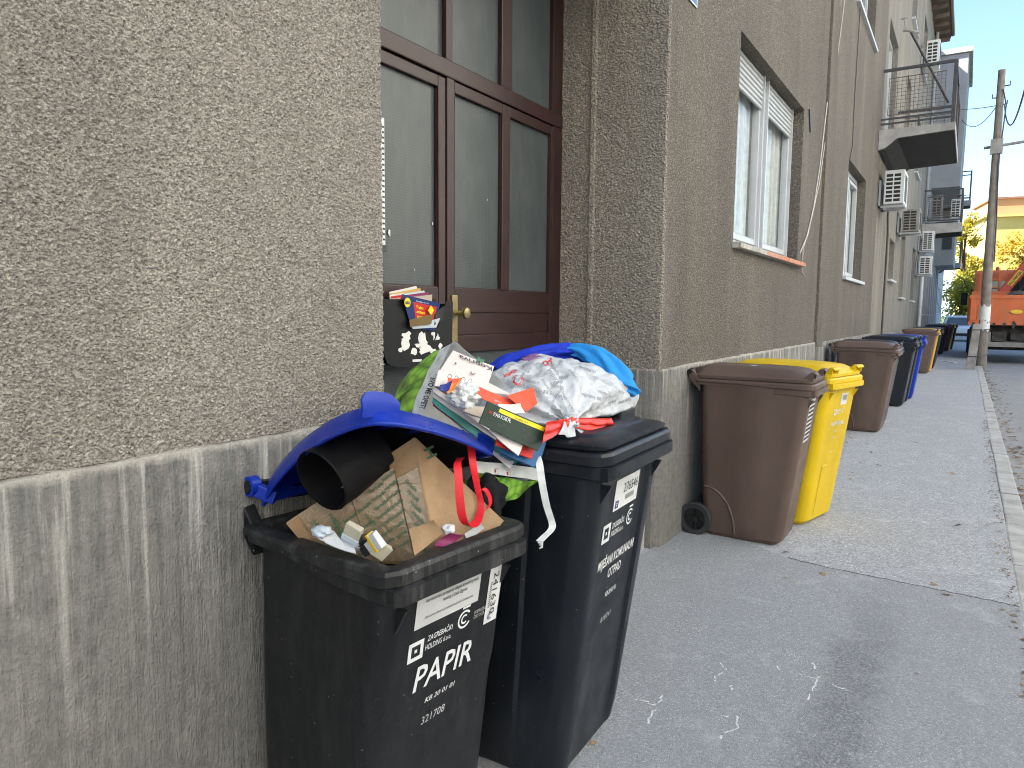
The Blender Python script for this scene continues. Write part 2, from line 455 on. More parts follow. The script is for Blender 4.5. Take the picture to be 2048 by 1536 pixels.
M['road'] = asphalt('road_asphalt', (.20, .202, .207), (.33, .333, .34), (.5, .5, .49), 110)
M['kerbstone'] = plain('kerb_concrete', (.40, .40, .39), .9, .18, 7, .6, 90, dirt=(.16, .155, .145), dscale=3, damt=.5)
M['soil'] = plain('soil', (.09, .075, .055), .95, .3, 5, .8, 30)
M['grass'] = plain('far_grass', (.06, .09, .025), .95, .3, 2, .8, 20)

KX = 1.855
b_ = MB(); b_.box(-900, 1200, -300, 2500, -1.2, -.30)
tag(b_.build('ground', M['grass']), kind='structure')
b_ = MB(); b_.box(KX + .12, 9.0, -40, 130, -.29, -.115)
tag(b_.build('road', M['road']), kind='structure')
b_ = MB()
# pavement: stony asphalt walkway and a smoother patch laid over its near end
b_.box(-.06, KX + .001, -40, 100, -.28, 0)
pavement = tag(b_.build('pavement', M['pave']), kind='structure')
edge = [(-.02, 4.62), (.25, 4.60), (.45, 4.50), (.62, 4.40), (.80, 4.34), (1.0, 4.315), (1.25, 4.30), (1.5, 4.285), (1.70, 4.275), (1.848, 4.255)]
pts = []
for (x0, y0), (x1, y1) in zip(edge[:-1], edge[1:]):
    for k in range(7):
        u = k / 7; pts.append((x0 + (x1 - x0) * u, y0 + (y1 - y0) * u + rnd.uniform(-.008, .008)))
pts.append(edge[-1])
b_ = MB(); b_.prism([(1.848, -40, .001), *[(x, y, .001) for x, y in pts[::-1]], (-.02, -40, .001)][::-1], (0, 0, .004))
tag(b_.build('asphalt_patch', M['patch']), kind='structure')
# dark joint where the two layers meet
M['tar'] = plain('tarred_joint', (.07, .07, .073), .8, .3, 30)
b_ = MB(); sp2 = [p_ for p_ in pts if p_[0] > .70]
for (x0, y0), (x1, y1) in zip(sp2[:-1], sp2[1:]):
    w0 = .004 + .005 * abs(mnoise.noise(Vector((x0 * 14, 0, 0)))); w1 = .004 + .005 * abs(mnoise.noise(Vector((x1 * 14, 0, 0))))
    b_.add([(x0, y0 - w0, .0058), (x1, y1 - w1, .0058), (x1, y1 + w1, .0058), (x0, y0 + w0, .0058)], [(0, 1, 2, 3)])
b_.build('joint', M['tar'], pavement)
kerb = thing('kerb', None, None, (0, 0, 0), kind='structure')
y = -2.0
km = None
while y < 46:
    if km is None:
        q = MB(); q.box(KX, KX + .13, .004, .992, -.25, .006)
        ob = q.build('kerbstone', M['kerbstone'], kerb, bevel=.012); km = ob.data
    else:
        ob = bpy.data.objects.new('kerbstone', km); COL.objects.link(ob); ob.parent = kerb
    ob.location = (rnd.uniform(-.004, .004), y, rnd.uniform(-.004, .004)); ob.rotation_euler = (0, 0, rnd.uniform(-.004, .004))
    y += 1.0
# chalk scribbles left on the patch
M['chalk'] = plain('chalk', (.62, .63, .63), .95, .3, 90)
def chalk(pxs, wd=.008):
    q = MB(); P = [at(px, py, Z=.0062) for px, py in pxs]
    dense = []
    for a, c in zip(P[:-1], P[1:]):
        for k in range(6):
            dense.append(a.lerp(c, k / 6) + Vector((rnd.uniform(-.006, .006), rnd.uniform(-.006, .006), 0)))
    for i, (a, c) in enumerate(zip(dense[:-1], dense[1:])):
        if rnd.random() < .2: continue
        n = Vector((-(c - a).y, (c - a).x, 0)).normalized() * wd * rnd.uniform(.25, .6)
        q.add([a - n, a + n, c + n * .8, c - n * .8], [(0, 1, 2, 3)])
    if q.f: q.build('chalk_mark', M['chalk'], pavement)
for c_ in ([(1323, 1388), (1318, 1412), (1300, 1430), (1297, 1450)], [(1267, 1398), (1290, 1402), (1315, 1412)], [(1443, 1326), (1452, 1341), (1432, 1352), (1428, 1362)],
           [(1600, 1349), (1632, 1357), (1640, 1352), (1622, 1380), (1616, 1403)], [(1625, 1325), (1634, 1340)], [(1666, 1369), (1680, 1376), (1697, 1381)],
           [(1477, 1432), (1474, 1455), (1450, 1466), (1436, 1480)], [(1449, 1430), (1460, 1436)], [(1463, 1367), (1461, 1380)], [(1552, 1332), (1560, 1343)], [(1872, 1405), (1880, 1403)]):
    chalk(c_)

# ---------------------------------------------------------------- the near apartment building
def facade(mb, y0, y1, z0, z1, x, openings, depth=.14, face=+1):
    ys = sorted({y0, y1, *[o[0] for o in openings], *[o[1] for o in openings]})
    zs = sorted({z0, z1, *[o[2] for o in openings], *[o[3] for o in openings]})
    for a, c in zip(ys[:-1], ys[1:]):
        for d, e in zip(zs[:-1], zs[1:]):
            if any(o[0] <= a and c <= o[1] and o[2] <= d and e <= o[3] for o in openings): continue
            mb.add([(x, a, d), (x, c, d), (x, c, e), (x, a, e)], [(0, 1, 2, 3)])
    for (a, c, d, e) in openings:
        xb = x - depth
        mb.add([(x, a, d), (x, c, d), (x, c, e), (x, a, e), (xb, a, d), (xb, c, d), (xb, c, e), (xb, a, e)],
               [(0, 4, 5, 1), (1, 5, 6, 2), (2, 6, 7, 3), (3, 7, 4, 0)])

CY0, CY1 = 1.66, 4.08           # recess of the entrance
bldg = thing('apartment_building', 'grey-brown roughcast apartment building with maroon entrance door, nearest on the left', 'building', (0, 0, 0))
# grids are built straight from arrays, they are large
def fast_grid(name, origin, du, dv, nu, nv, mat, parent, corner=None):
    u = np.linspace(0, 1, nu + 1); v = np.linspace(0, 1, nv + 1)
    uu, vv = np.meshgrid(u, v)
    o = np.array(origin)[None, None, :] + uu[..., None] * np.array(du) + vv[..., None] * np.array(dv)
    co = o.reshape(-1, 3).astype(np.float32)
    i = np.arange(nu); j = np.arange(nv); ii, jj = np.meshgrid(i, j)
    a = (jj * (nu + 1) + ii).ravel()
    fc = np.stack([a, a + 1, a + nu + 2, a + nu + 1], 1).astype(np.int32)
    me = bpy.data.meshes.new(name); me.vertices.add(len(co)); me.vertices.foreach_set('co', co.ravel())
    me.loops.add(fc.size); me.loops.foreach_set('vertex_index', fc.ravel())
    me.polygons.add(len(fc)); me.polygons.foreach_set('loop_start', np.arange(0, fc.size, 4, dtype=np.int32))
    me.polygons.foreach_set('use_smooth', np.ones(len(fc), dtype=bool))
    me.update(calc_edges=True); me.validate()
    me.materials.append(mat)
    ob = bpy.data.objects.new(name, me); COL.objects.link(ob); ob.parent = parent
    return ob
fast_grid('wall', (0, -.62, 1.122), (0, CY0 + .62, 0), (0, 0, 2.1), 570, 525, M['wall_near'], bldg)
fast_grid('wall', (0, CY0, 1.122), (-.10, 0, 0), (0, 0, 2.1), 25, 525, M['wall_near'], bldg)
q = MB()
q.add([(0, -30, 1.1), (0, -.62, 1.1), (0, -.62, 13), (0, -30, 13)], [(0, 1, 2, 3)])
q.add([(0, -.62, 3.222), (0, CY0, 3.222), (0, CY0, 13), (0, -.62, 13)], [(0, 1, 2, 3)])
q.add([(-.004, -30, -.1), (-.004, CY0 - .01, -.1), (-.004, CY0 - .01, 1.13), (-.004, -30, 1.13)], [(0, 1, 2, 3)])
q.add([(-.09, CY0 - .002, 0), (-.80, CY0 - .002, 0), (-.80, CY0 - .002, 3.6), (-.09, CY0 - .002, 3.6)], [(0, 1, 2, 3)])
q.add([(0, CY0, 3.6), (0, CY1, 3.6), (0, CY1, 13), (0, CY0, 13)], [(0, 1, 2, 3)])           # over the door
q.add([(0, CY0 - .1, 3.6), (0, CY1 + .1, 3.6), (-.8, CY1 + .1, 3.6), (-.8, CY0 - .1, 3.6)], [(0, 1, 2, 3)])
q.add([(0, -30, 13), (0, 15, 13), (-11, 15, 13), (-11, -30, 13)], [(0, 1, 2, 3)])
q.add([(-11, -30, 0), (-11, 15, 0), (-11, 15, 13), (-11, -30, 13)], [(0, 1, 2, 3)])
q.add([(0, -30, 0), (-11, -30, 0), (-11, -30, 13), (0, -30, 13)], [(0, 1, 2, 3)])
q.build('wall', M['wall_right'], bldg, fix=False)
# right hand return of the recess: two shallow bands with soft arrises
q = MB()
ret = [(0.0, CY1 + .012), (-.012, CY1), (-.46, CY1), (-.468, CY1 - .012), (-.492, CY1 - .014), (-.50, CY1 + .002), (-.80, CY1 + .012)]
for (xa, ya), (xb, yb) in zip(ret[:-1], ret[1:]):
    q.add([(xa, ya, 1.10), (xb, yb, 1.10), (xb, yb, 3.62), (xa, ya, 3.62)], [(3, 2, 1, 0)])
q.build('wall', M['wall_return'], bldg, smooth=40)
W1 = (5.53, 7.95, 1.985, 3.54); W2 = (11.18, 13.2, 1.99, 3.64); U1 = (11.1, 13.2, 5.74, 7.4); U0 = (5.53, 7.95, 5.74, 7.4)
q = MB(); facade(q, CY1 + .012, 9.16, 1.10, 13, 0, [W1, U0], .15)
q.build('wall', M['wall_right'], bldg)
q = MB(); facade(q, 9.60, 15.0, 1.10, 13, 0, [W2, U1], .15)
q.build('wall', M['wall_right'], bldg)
q = MB(); q.box(-.2, .035, 9.16, 9.60, 1.06, 13); q.build('pilaster', M['wall_right'], bldg, bevel=.01)
# plinth
def plinth(y0, y1, x=.018, top=1.122, extra=None):
    q = MB()
    n = max(2, int((y1 - y0) / .05)) if y1 < 12 and y0 > -3 else 30
    secs = []
    for k in range(n + 1):
        yy = y0 + (y1 - y0) * k / n
        j = mnoise.noise(Vector((yy * 9, 1.3, 0))) * .007 + mnoise.noise(Vector((yy * 31, 4.3, 0))) * .004
        secs.append([(-.02, yy, -.06), (x, yy, -.06), (x, yy, top - .016 + j), (x - .006, yy, top - .002 + j), (-.02, yy, top + .004 + j)])
    q.loft(secs)
    return q.build('plinth', M['plinth'], bldg, smooth=35)
plinth(-2.9, CY0 + .012); plinth(-30, -2.905)
plinth(4.20, 9.14, .022, 1.118); plinth(9.62, 15.0, .022, 1.105)
q = MB(); q.box(-.02, .055, 9.145, 9.615, -.06, 1.06); q.build('plinth', M['plinth'], bldg, bevel=.008)
q = MB()  # plinth of the return, with its blunt corner
sec = [(-.73, CY1 - .02), (-.10, CY1 - .02), (-.03, CY1 - .015), (.012, CY1 + .02), (.022, CY1 + .10), (.022, 4.20), (-.02, 4.20), (-.73, 4.12)]
q.loft([[(x, y, -.06) for x, y in sec], [(x, y, 1.08) for x, y in sec], [(x - .004, y + .006, 1.112) for x, y in sec]])
q.build('plinth', M['plinth'], bldg, smooth=35)
q = MB(); q.box(-.73, CY0 * 0 + -.02, CY0 - .05, CY0 + .018, -.06, 1.12); q.build('plinth', M['plinth'], bldg, bevel=.006)
# entrance steps
q = MB(); q.box(-.74, -.06, CY0 + .02, CY1 - .022, -.02, .20); q.build('step', M['concrete'], bldg, bevel=.012)
q = MB(); q.box(-.74, -.38, CY0 + .02, CY1 - .022, .201, .40); q.build('step', M['concrete'], bldg, bevel=.012)

# entrance door -------------------------------------------------
DX = -.70
def dyz(px, py): p = at(px, py, X=DX); return p.y, p.z
yL0 = CY0 - .05
yv = [dyz(px, 400)[0] for px in (881, 896, 912, 1006, 1022, 1103, 1116)]
zb = 1.572                                   # foot of the big panes
zt = dyz(912, 186)[1]                        # head of the big panes
zu = dyz(1007, 173)[1]                       # foot of the fanlight panes
q = MB()
f0 = DX - .05
ztr0, ztr1 = zt + .062, zu - .05
q.box(f0, DX, yL0, CY1 + .01, ztr0, zu)                                  # transom
q.box(f0, DX - .004, yv[1], yv[2] - .004, .40, ztr0)                         # meeting stile
q.box(f0, DX - .002, yv[5] + .02, CY1 + .01, .40, ztr0)                         # frame post
for a in ((yv[1] - .005, yv[2] - .02), (yv[3] - .012, yv[4] + .012), (yv[5] + .01, CY1 + .01)):
    q.box(f0, DX - .006, a[0], a[1], zu, 3.60)                             # fanlight mullions
q.box(f0, DX - .003, yL0, CY1 + .01, 3.42, 3.60)
door = q.build('door', M['maroon'], bldg, bevel=.006)
def leaf(y0, y1, ypanes, x):
    q = MB()
    ylist = [y0] + [v for pr in ypanes for v in pr] + [y1]
    for k_, (a, c) in enumerate(zip(ylist[0::2], ylist[1::2])): q.box(x - .04, x, a, c, .42 if k_ in (0, len(ypanes)) else zb, ztr0 - .006)     # stiles
    for a, c in ypanes:
        q.box(x - .04, x - .001, a, c, zt, ztr0 - .006)      # top rail
    a, c = ypanes[0][0], ypanes[-1][1]
    q.box(x - .04, x - .0015, a, c, 1.445, zb)                # rail under panes
    q.box(x - .04, x - .009, a, c, 1.325, 1.445)             # inset wood panel
    q.box(x - .04, x - .002, a, c, 1.232, 1.325)             # rail
    q.box(x - .04, x - .002, a, c, .42, .56)
    ob = q.build('leaf', M['maroon'], door, bevel=.005)
    for a, c in ypanes:
        g = MB(); g.box(x - .032, x - .024, a, c, zb, zt); g.build('pane', M['wired'], door)
        fr = MB()                                            # putty bead catching light
        fr.box(x - .024, x - .012, a, a + .006, zb, zt); fr.box(x - .024, x - .010, a, c, zb, zb + .006)
        fr.box(x - .024, x - .012, c - .006, c, zb, zt)
        fr.build('glazing_bead', M['maroon'], door)
    g = MB(); g.box(x - .032, x - .022, ypanes[0][0], ypanes[-1][1], .56, 1.232); g.build('pane', M['wired'], door)
leaf(yL0, yv[1] - .003, [(yL0 + .10, yv[0])], DX - .012)
leaf(yv[2] - .045, yv[5] + .028, [(yv[2], yv[3]), (yv[4], yv[5])], DX - .006)
for a, c in ((yL0 + .1, yv[1] - .005), (yv[2] - .02, yv[3] - .012), (yv[4] + .012, yv[5] + .01)):
    g = MB(); g.box(f0 + .008, f0 + .016, a, c, zu, 3.42); g.build('pane', M['wired'], door)
# lock plate, knob and cylinder
p = at(910, 640, X=DX + .004)
g = MB(); g.box(DX - .01, DX + .006, p.y - .025, p.y + .022, 1.232, 1.535); plate = g.build('lock_plate', M['brass'], door, bevel=.003)
k = at(914, 626, X=DX)
g = MB(); g.lathe([(.013, 0), (.013, .03), (.02, .036), (.029, .045), (.031, .056), (.027, .064), (.012, .067), (0, .067)], (DX + .004, k.y, k.z), (1, 0, 0), 20)
g.build('knob', M['brass'], door, smooth=40)
g = MB(); g.lathe([(.010, 0), (.010, .012), (.004, .013)], (DX + .005, p.y, 1.285), (1, 0, 0), 14); g.box(DX + .004, DX + .010, p.y - .006, p.y + .006, 1.262, 1.285)
g.build('lock_cylinder', M['iron'], door, smooth=40)
# scraps of old sticker left on the left leaf and pane
M['paper'] = plain('white_paper', (.68, .68, .66), .8, .05, 20, .15, 30)
for px, py, s_ in ((779, 466, .018), (865, 448, .01), (829, 540, .006), (975, 400, .006)):
    c = at(px, py, X=DX - .03); g = MB()
    pl = [(DX - .031, c.y + s_ * .5 * math.cos(a) * rnd.uniform(.5, 1.3), c.z + s_ * math.sin(a) * rnd.uniform(.5, 1.3)) for a in [k * 1.05 for k in range(6)]]
    g.prism(pl, (.002, 0, 0)); g.build('sticker_scrap', M['paper'], door)

# window with roller shutters
def window(w, xf, panes, sill_mat, sill_out=.06, pane_mat='glass_clear', shutters=None, name='window', deep=True, nslat=6):
    y0, y1, z0, z1 = w
    q = MB(); fw = .06
    q.box(xf - .06, xf, y0, y1, z1 - fw, z1); q.box(xf - .06, xf, y0, y1, z0 + .02, z0 + fw + .02)
    q.box(xf - .06, xf, y0, y0 + fw, z0 + .02, z1); q.box(xf - .06, xf, y1 - fw, y1, z0 + .02, z1)
    n = len(panes)
    for a, c in zip(panes[:-1], panes[1:]):
        q.box(xf - .06, xf + .004, a[1], c[0], z0 + .02, z1)
    fr = q.build(name, M['upvc'], bldg, bevel=.006)
    for (a, c) in panes:
        s_ = MB(); t_ = .05
        for (e, g_, h_, i_) in ((a, c, z0 + .08, z0 + .08 + t_), (a, c, z1 - .10 - t_, z1 - .10), (a, a + t_, z0 + .08 + t_, z1 - .10 - t_), (c - t_, c, z0 + .08 + t_, z1 - .10 - t_)):
            s_.box(xf - .05, xf + .012, e, g_, h_, i_)
        s_.build('sash', M['upvc'], fr, bevel=.005)
        g = MB(); g.box(xf - .03, xf - .024, a + t_, c - t_, z0 + .08 + t_, z1 - .10 - t_); g.build('pane', M[pane_mat], fr)
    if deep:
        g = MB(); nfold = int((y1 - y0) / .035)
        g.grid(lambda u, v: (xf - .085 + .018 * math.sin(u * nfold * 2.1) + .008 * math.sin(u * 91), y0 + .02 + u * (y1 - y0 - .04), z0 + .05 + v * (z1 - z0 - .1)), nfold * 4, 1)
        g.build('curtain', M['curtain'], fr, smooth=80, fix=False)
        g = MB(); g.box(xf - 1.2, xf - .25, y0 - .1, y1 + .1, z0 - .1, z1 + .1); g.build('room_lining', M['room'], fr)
    if shutters:
        for (a, c, zz) in shutters:
            ns = int((z1 - zz) / .042)
            for k in range(ns):
                s_ = MB(); zt_ = z1 - .002 - k * .042
                s_.add([(xf + .014, a, zt_ - .04), (xf + .026, a, zt_ - .032), (xf + .028, a, zt_ - .012), (xf + .016, a, zt_), (xf + .014, c, zt_ - .04), (xf + .026, c, zt_ - .032), (xf + .028, c, zt_ - .012), (xf + .016, c, zt_)],
                       [(0, 1, 5, 4), (1, 2, 6, 5), (2, 3, 7, 6), (0, 4, 7, 3), (0, 3, 2, 1), (4, 5, 6, 7)])
                s_.build('shutter_slat', M['shutter'], fr)
            for yy in (a - .022, c + .002):
                s_ = MB(); s_.box(xf + .008, xf + .04, yy, yy + .02, z0 + .03, z1 - .003); s_.build('shutter_rail', M['upvc'], fr)
    g = MB(); g.box(-.145, sill_out, y0 - .02 if sill_out > .03 else y0, y1 + .16 if sill_out > .03 else y1, z0 - .035, z0 + .012)
    g.build('sill', sill_mat, fr, bevel=.005)
    return fr
w1 = window(W1, -.13, [(5.60, 6.68), (6.80, 7.88)], M['sill'], .045, shutters=[(5.62, 6.66, 3.24), (6.84, 7.86, 3.23)])
g = MB()     # clay tiles along the sill front
for k in range(9):
    a = 5.52 + k * .285
    t_ = MB(); t_.box(.046, .064, a, a + .279, 1.952, 1.992); t_.build('sill_tile', M['sill_tile'] if k > 2 else M['sill'], w1, bevel=.003)
window(W2, -.13, [(11.25, 12.15), (12.23, 13.13)], M['upvc'], .05)
window(U1, -.13, [(11.17, 12.12), (12.2, 13.13)], M['upvc'], .05, deep=False, pane_mat='glass_dark')
window(U0, -.13, [(5.60, 6.68), (6.80, 7.88)], M['sill'], .05, deep=False, pane_mat='glass_dark')
# dark vent grille beside the window and patched render
c = at(1618, 240, X=.0)
g = MB(); g.prism([(.003, c.y - .06, c.z + .10), (.003, c.y + .12, c.z + .05), (.003, c.y + .05, c.z - .12)], (.012, 0, 0)); g.build('vent_flap', M['iron'], bldg)
# ---------------------------------------------------------------- wheelie bins
M['bin_dark'] = plastic('dark_grey_bin', (.0085, .0092, .0105), .42, .9, .25)
M['rim_dusty'] = plastic('scuffed_dark_rim', (.012, .0125, .0135), .5, .9, .95)
M['bin_navy'] = plastic('blue_black_bin', (.0075, .010, .015), .34, .6, .18)
M['bin_brown'] = plastic('brown_bin', (.112, .075, .060), .44, .45, .32)
M['bin_yellow'] = plastic('yellow_bin', (.68, .47, .004), .38, .25, .14)
M['bin_blue'] = plastic('blue_bin', (.005, .028, .33), .32, .10, .03)
M['bin_amber'] = plastic('amber_bin_lid', (.70, .38, .03), .4, .1, .2)
M['print'] = plain('white_print', (.66, .68, .70), .6, .10, 40)
M['print_dim'] = plain('pale_print', (.45, .46, .48), .6, .15, 40)
M['print_dark'] = plain('dark_print', (.03, .03, .035), .6, .1, 40)
M['print_blue'] = plain('navy_print', (.03, .03, .22), .6, .1, 40)
M['sticker'] = plain('white_sticker', (.66, .67, .68), .5, .05, 12, 0, dirt=(.45, .44, .42), dscale=9, damt=.4)
M['sticker_grey'] = plain('grey_sticker', (.52, .53, .53), .5, .06, 12, 0, dirt=(.36, .36, .35), dscale=9, damt=.4)

def rrect(x0, x1, hw, r, z, recess=0.0, rw=.55, panel=0.0, n=5):
    """rounded rectangle in plan; starts on the front edge; equal point count for every call"""
    pts = []
    # front edge, running +y
    fy = hw * rw
    fr = [(x1, -(hw - r)), (x1, -fy - .012), (x1 - recess, -fy), (x1 - recess, -fy * .5), (x1 - recess, fy * .5), (x1 - recess, fy), (x1, fy + .012), (x1, hw - r)]
    pts += fr
    def arc(cx, cy, a0):
        return [(cx + r * math.cos(a0 + math.pi / 2 * k / n), cy + r * math.sin(a0 + math.pi / 2 * k / n)) for k in range(1, n)]
    pts += arc(x1 - r, hw - r, 0)
    L = x1 - x0
    sd_ = [(x1 - r, hw), (x0 + L * .70, hw), (x0 + L * .68, hw + panel), (x0 + L * .38, hw + panel), (x0 + L * .36, hw), (x0 + r, hw)]
    pts += sd_
    pts += arc(x0 + r, hw - r, math.pi / 2)
    pts += [(x0, hw - r), (x0, 0), (x0, -hw + r)]
    pts += arc(x0 + r, -hw + r, math.pi)
    pts += [(a, -c) for a, c in sd_[::-1]]
    pts += arc(x1 - r, -hw + r, 1.5 * math.pi)
    return [(a, c, z) for a, c in pts]

SPEC = {
 240: dict(w=.290, d=.735, h=1.035, body=[(.004, .10, .535, .212, .05), (.03, .075, .568, .232, .06), (.10, .066, .582, .238, .06), (.45, .055, .628, .252, .06), (.95, .04, .692, .272, .06), (1.02, .038, .70, .275, .06)], wheel=(.032, .108, .108)),
 120: dict(w=.250, d=.560, h=.910, body=[(.004, .05, .375, .205, .045), (.03, .04, .395, .218, .045), (.10, .036, .408, .224, .045), (.50, .03, .460, .222, .045), (.56, .03, .474, .221, .045), (.84, .03, .520, .215, .045), (.90, .028, .528, .214, .045)], wheel=(.06, .10, .10)),
}

def front_at(size, z, extra=.0):
    """x of the bin's front face at height z"""
    b = SPEC[size]['body']
    for (za, _, xa, *_a), (zc, _, xc, *_c) in zip(b[:-1], b[1:]):
        if za <= z <= zc: return xa + (xc - xa) * (z - za) / (zc - za) + extra
    return b[-1][2] + extra

def make_bin(name, label, loc, rz, size, mbody, mlid, lid='closed', recess=0.0, rw=.55, panel=.006, wheels=True, group=None, smooth_old=False, arch=True, mrim=None, lugs=True, detail=True, tilt=0):
    sp = SPEC[size]; W, D, H = sp['w'], sp['d'], sp['h']
    t = thing(name, label, 'wheelie bin', loc, rz, group)
    mrim = mrim or mbody
    q = MB()
    q.loft([rrect(x0, x1, hw, r, z, recess if .05 < z < H - .04 else recess * .3, rw, panel if z > .05 else 0) for (z, x0, x1, hw, r) in sp['body']], cap1=False)
    body = q.build('body', mbody, t, smooth=30)
    # rim with a deep lip, deeper towards the front
    prof = [(-.012, -.078), (.016, -.078), (.022, -.073), (.022, -.040), (.030, -.038), (.034, -.034), (.034, -.010), (.028, -.002), (.018, 0), (-.012, 0), (-.022, -.006), (-.024, -.02), (-.030, -.06), (-.046, -.13)]
    path = rrect(.022, D - .034, W - .034, .022, 0, 0)
    n = len(path); rings = []
    for i in range(n):
        a = Vector(path[i - 1]); c = Vector(path[(i + 1) % n]); tg = (c - a).normalized(); nn = Vector((tg.y, -tg.x, 0))
        p_ = Vector(path[i]); rr = []
        fx = max(0, min(1, (p_.x - .25 * D) / (.55 * D))); fx = fx * fx * (3 - 2 * fx)
        for (o_, z_) in prof:
            oo, zz = o_, z_
            if -.11 < z_ < -.02: zz = z_ * (.52 + .48 * fx)
            if nn.x > .8 and z_ <= -.039 and o_ > .01: oo = o_ + .016     # comb ledge under the front lip
            if nn.x > .8 and -.039 < z_ < 0 and o_ > .02: oo = o_ - .006
            q_ = p_ + nn * oo
            rr.append((q_.x, q_.y, H + zz))
        rings.append(rr)
    q = MB(); q.loft(rings + [rings[0]], cap0=False, cap1=False, closed=False)
    rim = q.build('rim', mrim, t, smooth=24)
    # ribs under the lip
    if detail:
        for yy in (-W * .72, W * .72):
            g = MB(); fx = front_at(size, H - .14)
            g.prism([(fx - .005, yy - .004, H - .1), (D - .02, yy - .004, H - .1), (fx - .01, yy - .004, H - .17)], (0, .008, 0)); g.build('rib', mbody, t)
        for sx in ((.36, .58) if lid == 'closed' else ()):
            for sy in (-1, 1):
                g = MB(); yy = sy * (W - .028)
                g.prism([(D * sx, yy - sy * .02, H - .08), (D * sx, yy + sy * .012, H - .085), (D * sx, yy - sy * .018, H - .16)], (.006, 0, 0)); g.build('rib', mbody, t)
    # rear brackets and grab bar
    for sy in (-1, 1):
        g = MB(); yy = sy * (W - .06)
        g.prism([(.03, yy, H - .08), (-.035, yy, H - .01), (-.055, yy, H + .045), (-.02, yy, H + .055), (.03, yy, H - .005)], (0, sy * .035, 0))
        g.build('bracket', mbody, t, bevel=.004)
        if detail and lid == 'closed':
            for k in range(3):
                r_ = MB(); yk = yy + sy * .036
                r_.bar((-.03 + k * .012, yk, H + .03 - k * .022), (.026, yk, H - .005 - k * .03), .006, .004); r_.build('rib', mbody, t)
    g = MB(); g.tube([(-.036, -W + .012, H + .04), (-.036, W - .012, H + .04)], .017, 12); g.build('grab_bar', M['bin_dark'] if lid == 'closed' else mbody, t, smooth=40)
    if lid == 'closed':
        for k in range(3):
            g = MB(); yy = -W * .75 + k * W * .75 - .01
            g.tube([(-.036, yy, H + .04), (-.036, yy + .022, H + .04)], .023, 12); g.build('hinge_knuckle', mlid, t, smooth=40)
        secs = [(.0, D - .022, W - .018, .05, H + .004), (.0, D - .020, W - .016, .05, H + .022), (.004, D - .030, W - .026, .05, H + .030), (.01, D - .060, W - .055, .06, H + .048),
                (.02, D - .10, W - .09, .07, H + .072), (.03, D - .16, W - .12, .07, H + .082), (.06, D - .26, W - .17, .06, H + .088)]
        if smooth_old:
            secs = [(.0, D - .022, W - .018, .05, H + .004), (.0, D - .020, W - .016, .05, H + .016), (.004, D - .034, W - .028, .05, H + .022), (.02, D - .075, W - .06, .06, H + .028),
                    (.026, D - .082, W - .066, .06, H + .034), (.03, D - .09, W - .072, .06, H + .036), (.06, D - .16, W - .12, .05, H + .038)]
        q = MB(); q.loft([rrect(a, c, hw, r, z) for a, c, hw, r, z in secs], cap0=True)
        ld = q.build('lid', mlid, t, smooth=26)
        for sy in (-1, 1):     # arms from hinge to lid
            g = MB(); yy = sy * (W * .45)
            g.prism([(-.05, yy - .03, H + .025), (-.05, yy - .03, H + .058), (.05, yy - .03, H + .075), (.05, yy - .03, H + .03)], (0, .06, 0)); g.build('hinge_arm', mlid, t, bevel=.004)
            if lugs:
                yy = sy * (W - .085)
                g = MB()
                ar = [(D - .055, H + .024), (D - .05, H + .058), (D - .036, H + .072), (D - .016, H + .070), (D - .004, H + .058), (D - .006, H + .050), (D - .018, H + .060), (D - .034, H + .061), (D - .042, H + .05), (D - .046, H + .02)]
                g.prism([(x, yy - .055, z) for x, z in ar], (0, .11, 0))
                for e in (-.055, .047):
                    g.prism([(D - .085, yy + e, H + .02), (D - .05, yy + e, H + .058), (D - .018, yy + e, H + .066), (D - .022, yy + e, H + .02)], (0, .008, 0))
                g.build('grip', mlid, ld, bevel=.002)
    if wheels:
        wx, wz, wr = sp['wheel']; hwb = sp['body'][2][3]
        for sy in (-1, 1):
            cy = sy * (hwb + .022)
            g = MB(); wd = .024
            g.lathe([(wr * .66, -wd), (wr * .93, -wd), (wr, -wd * .6), (wr, wd * .6), (wr * .93, wd), (wr * .68, wd), (wr * .66, wd * .6), (wr * .66, -wd)], (wx, cy, wz), (0, sy, 0), 30)
            wh = g.build('wheel', M['rubber'], t, smooth=32)
            g = MB(); g.lathe([(0, .008), (.018, .010), (.018, .024), (.010, .028), (0, .028)], (wx, cy, wz), (0, sy, 0), 16)
            g.lathe([(wr * .665, -.012), (wr * .665, .018), (wr * .60, .020), (wr * .57, .006), (.0, .004)], (wx, cy, wz), (0, sy, 0), 30)
            for k in range(8):
                an = k * math.pi / 4 + .2
                d_ = Vector((math.cos(an), 0, math.sin(an)))
                g.bar(Vector((wx, cy + sy * .012, wz)) + d_ * .012, Vector((wx, cy + sy * .010, wz)) + d_ * wr * .60, .010, .012, (0, 1, 0))
            g.build('hub', M['bin_dark'], wh, smooth=32)
        g = MB(); g.tube([(wx, -hwb - .03, wz), (wx, hwb + .03, wz)], .011, 8); g.build('axle', M['iron'], t)
        if arch:
            for sy in (-1, 1):
                g = MB(); P = []
                for k in range(15):
                    an = math.pi / 2 * k / 14
                    x_, z_ = .08 + .20 * math.sin(an), .04 + .29 * math.cos(an)
                    hw_ = np.interp(z_, [b[0] for b in sp['body']], [b[3] for b in sp['body']])
                    P.append((x_, sy * (hw_ - .003 + (panel if x_ > .24 else 0)), z_))
                g.tube(P, .009, 6); g.build('wheel_arch_ridge', mbody, t, smooth=60)
    return t

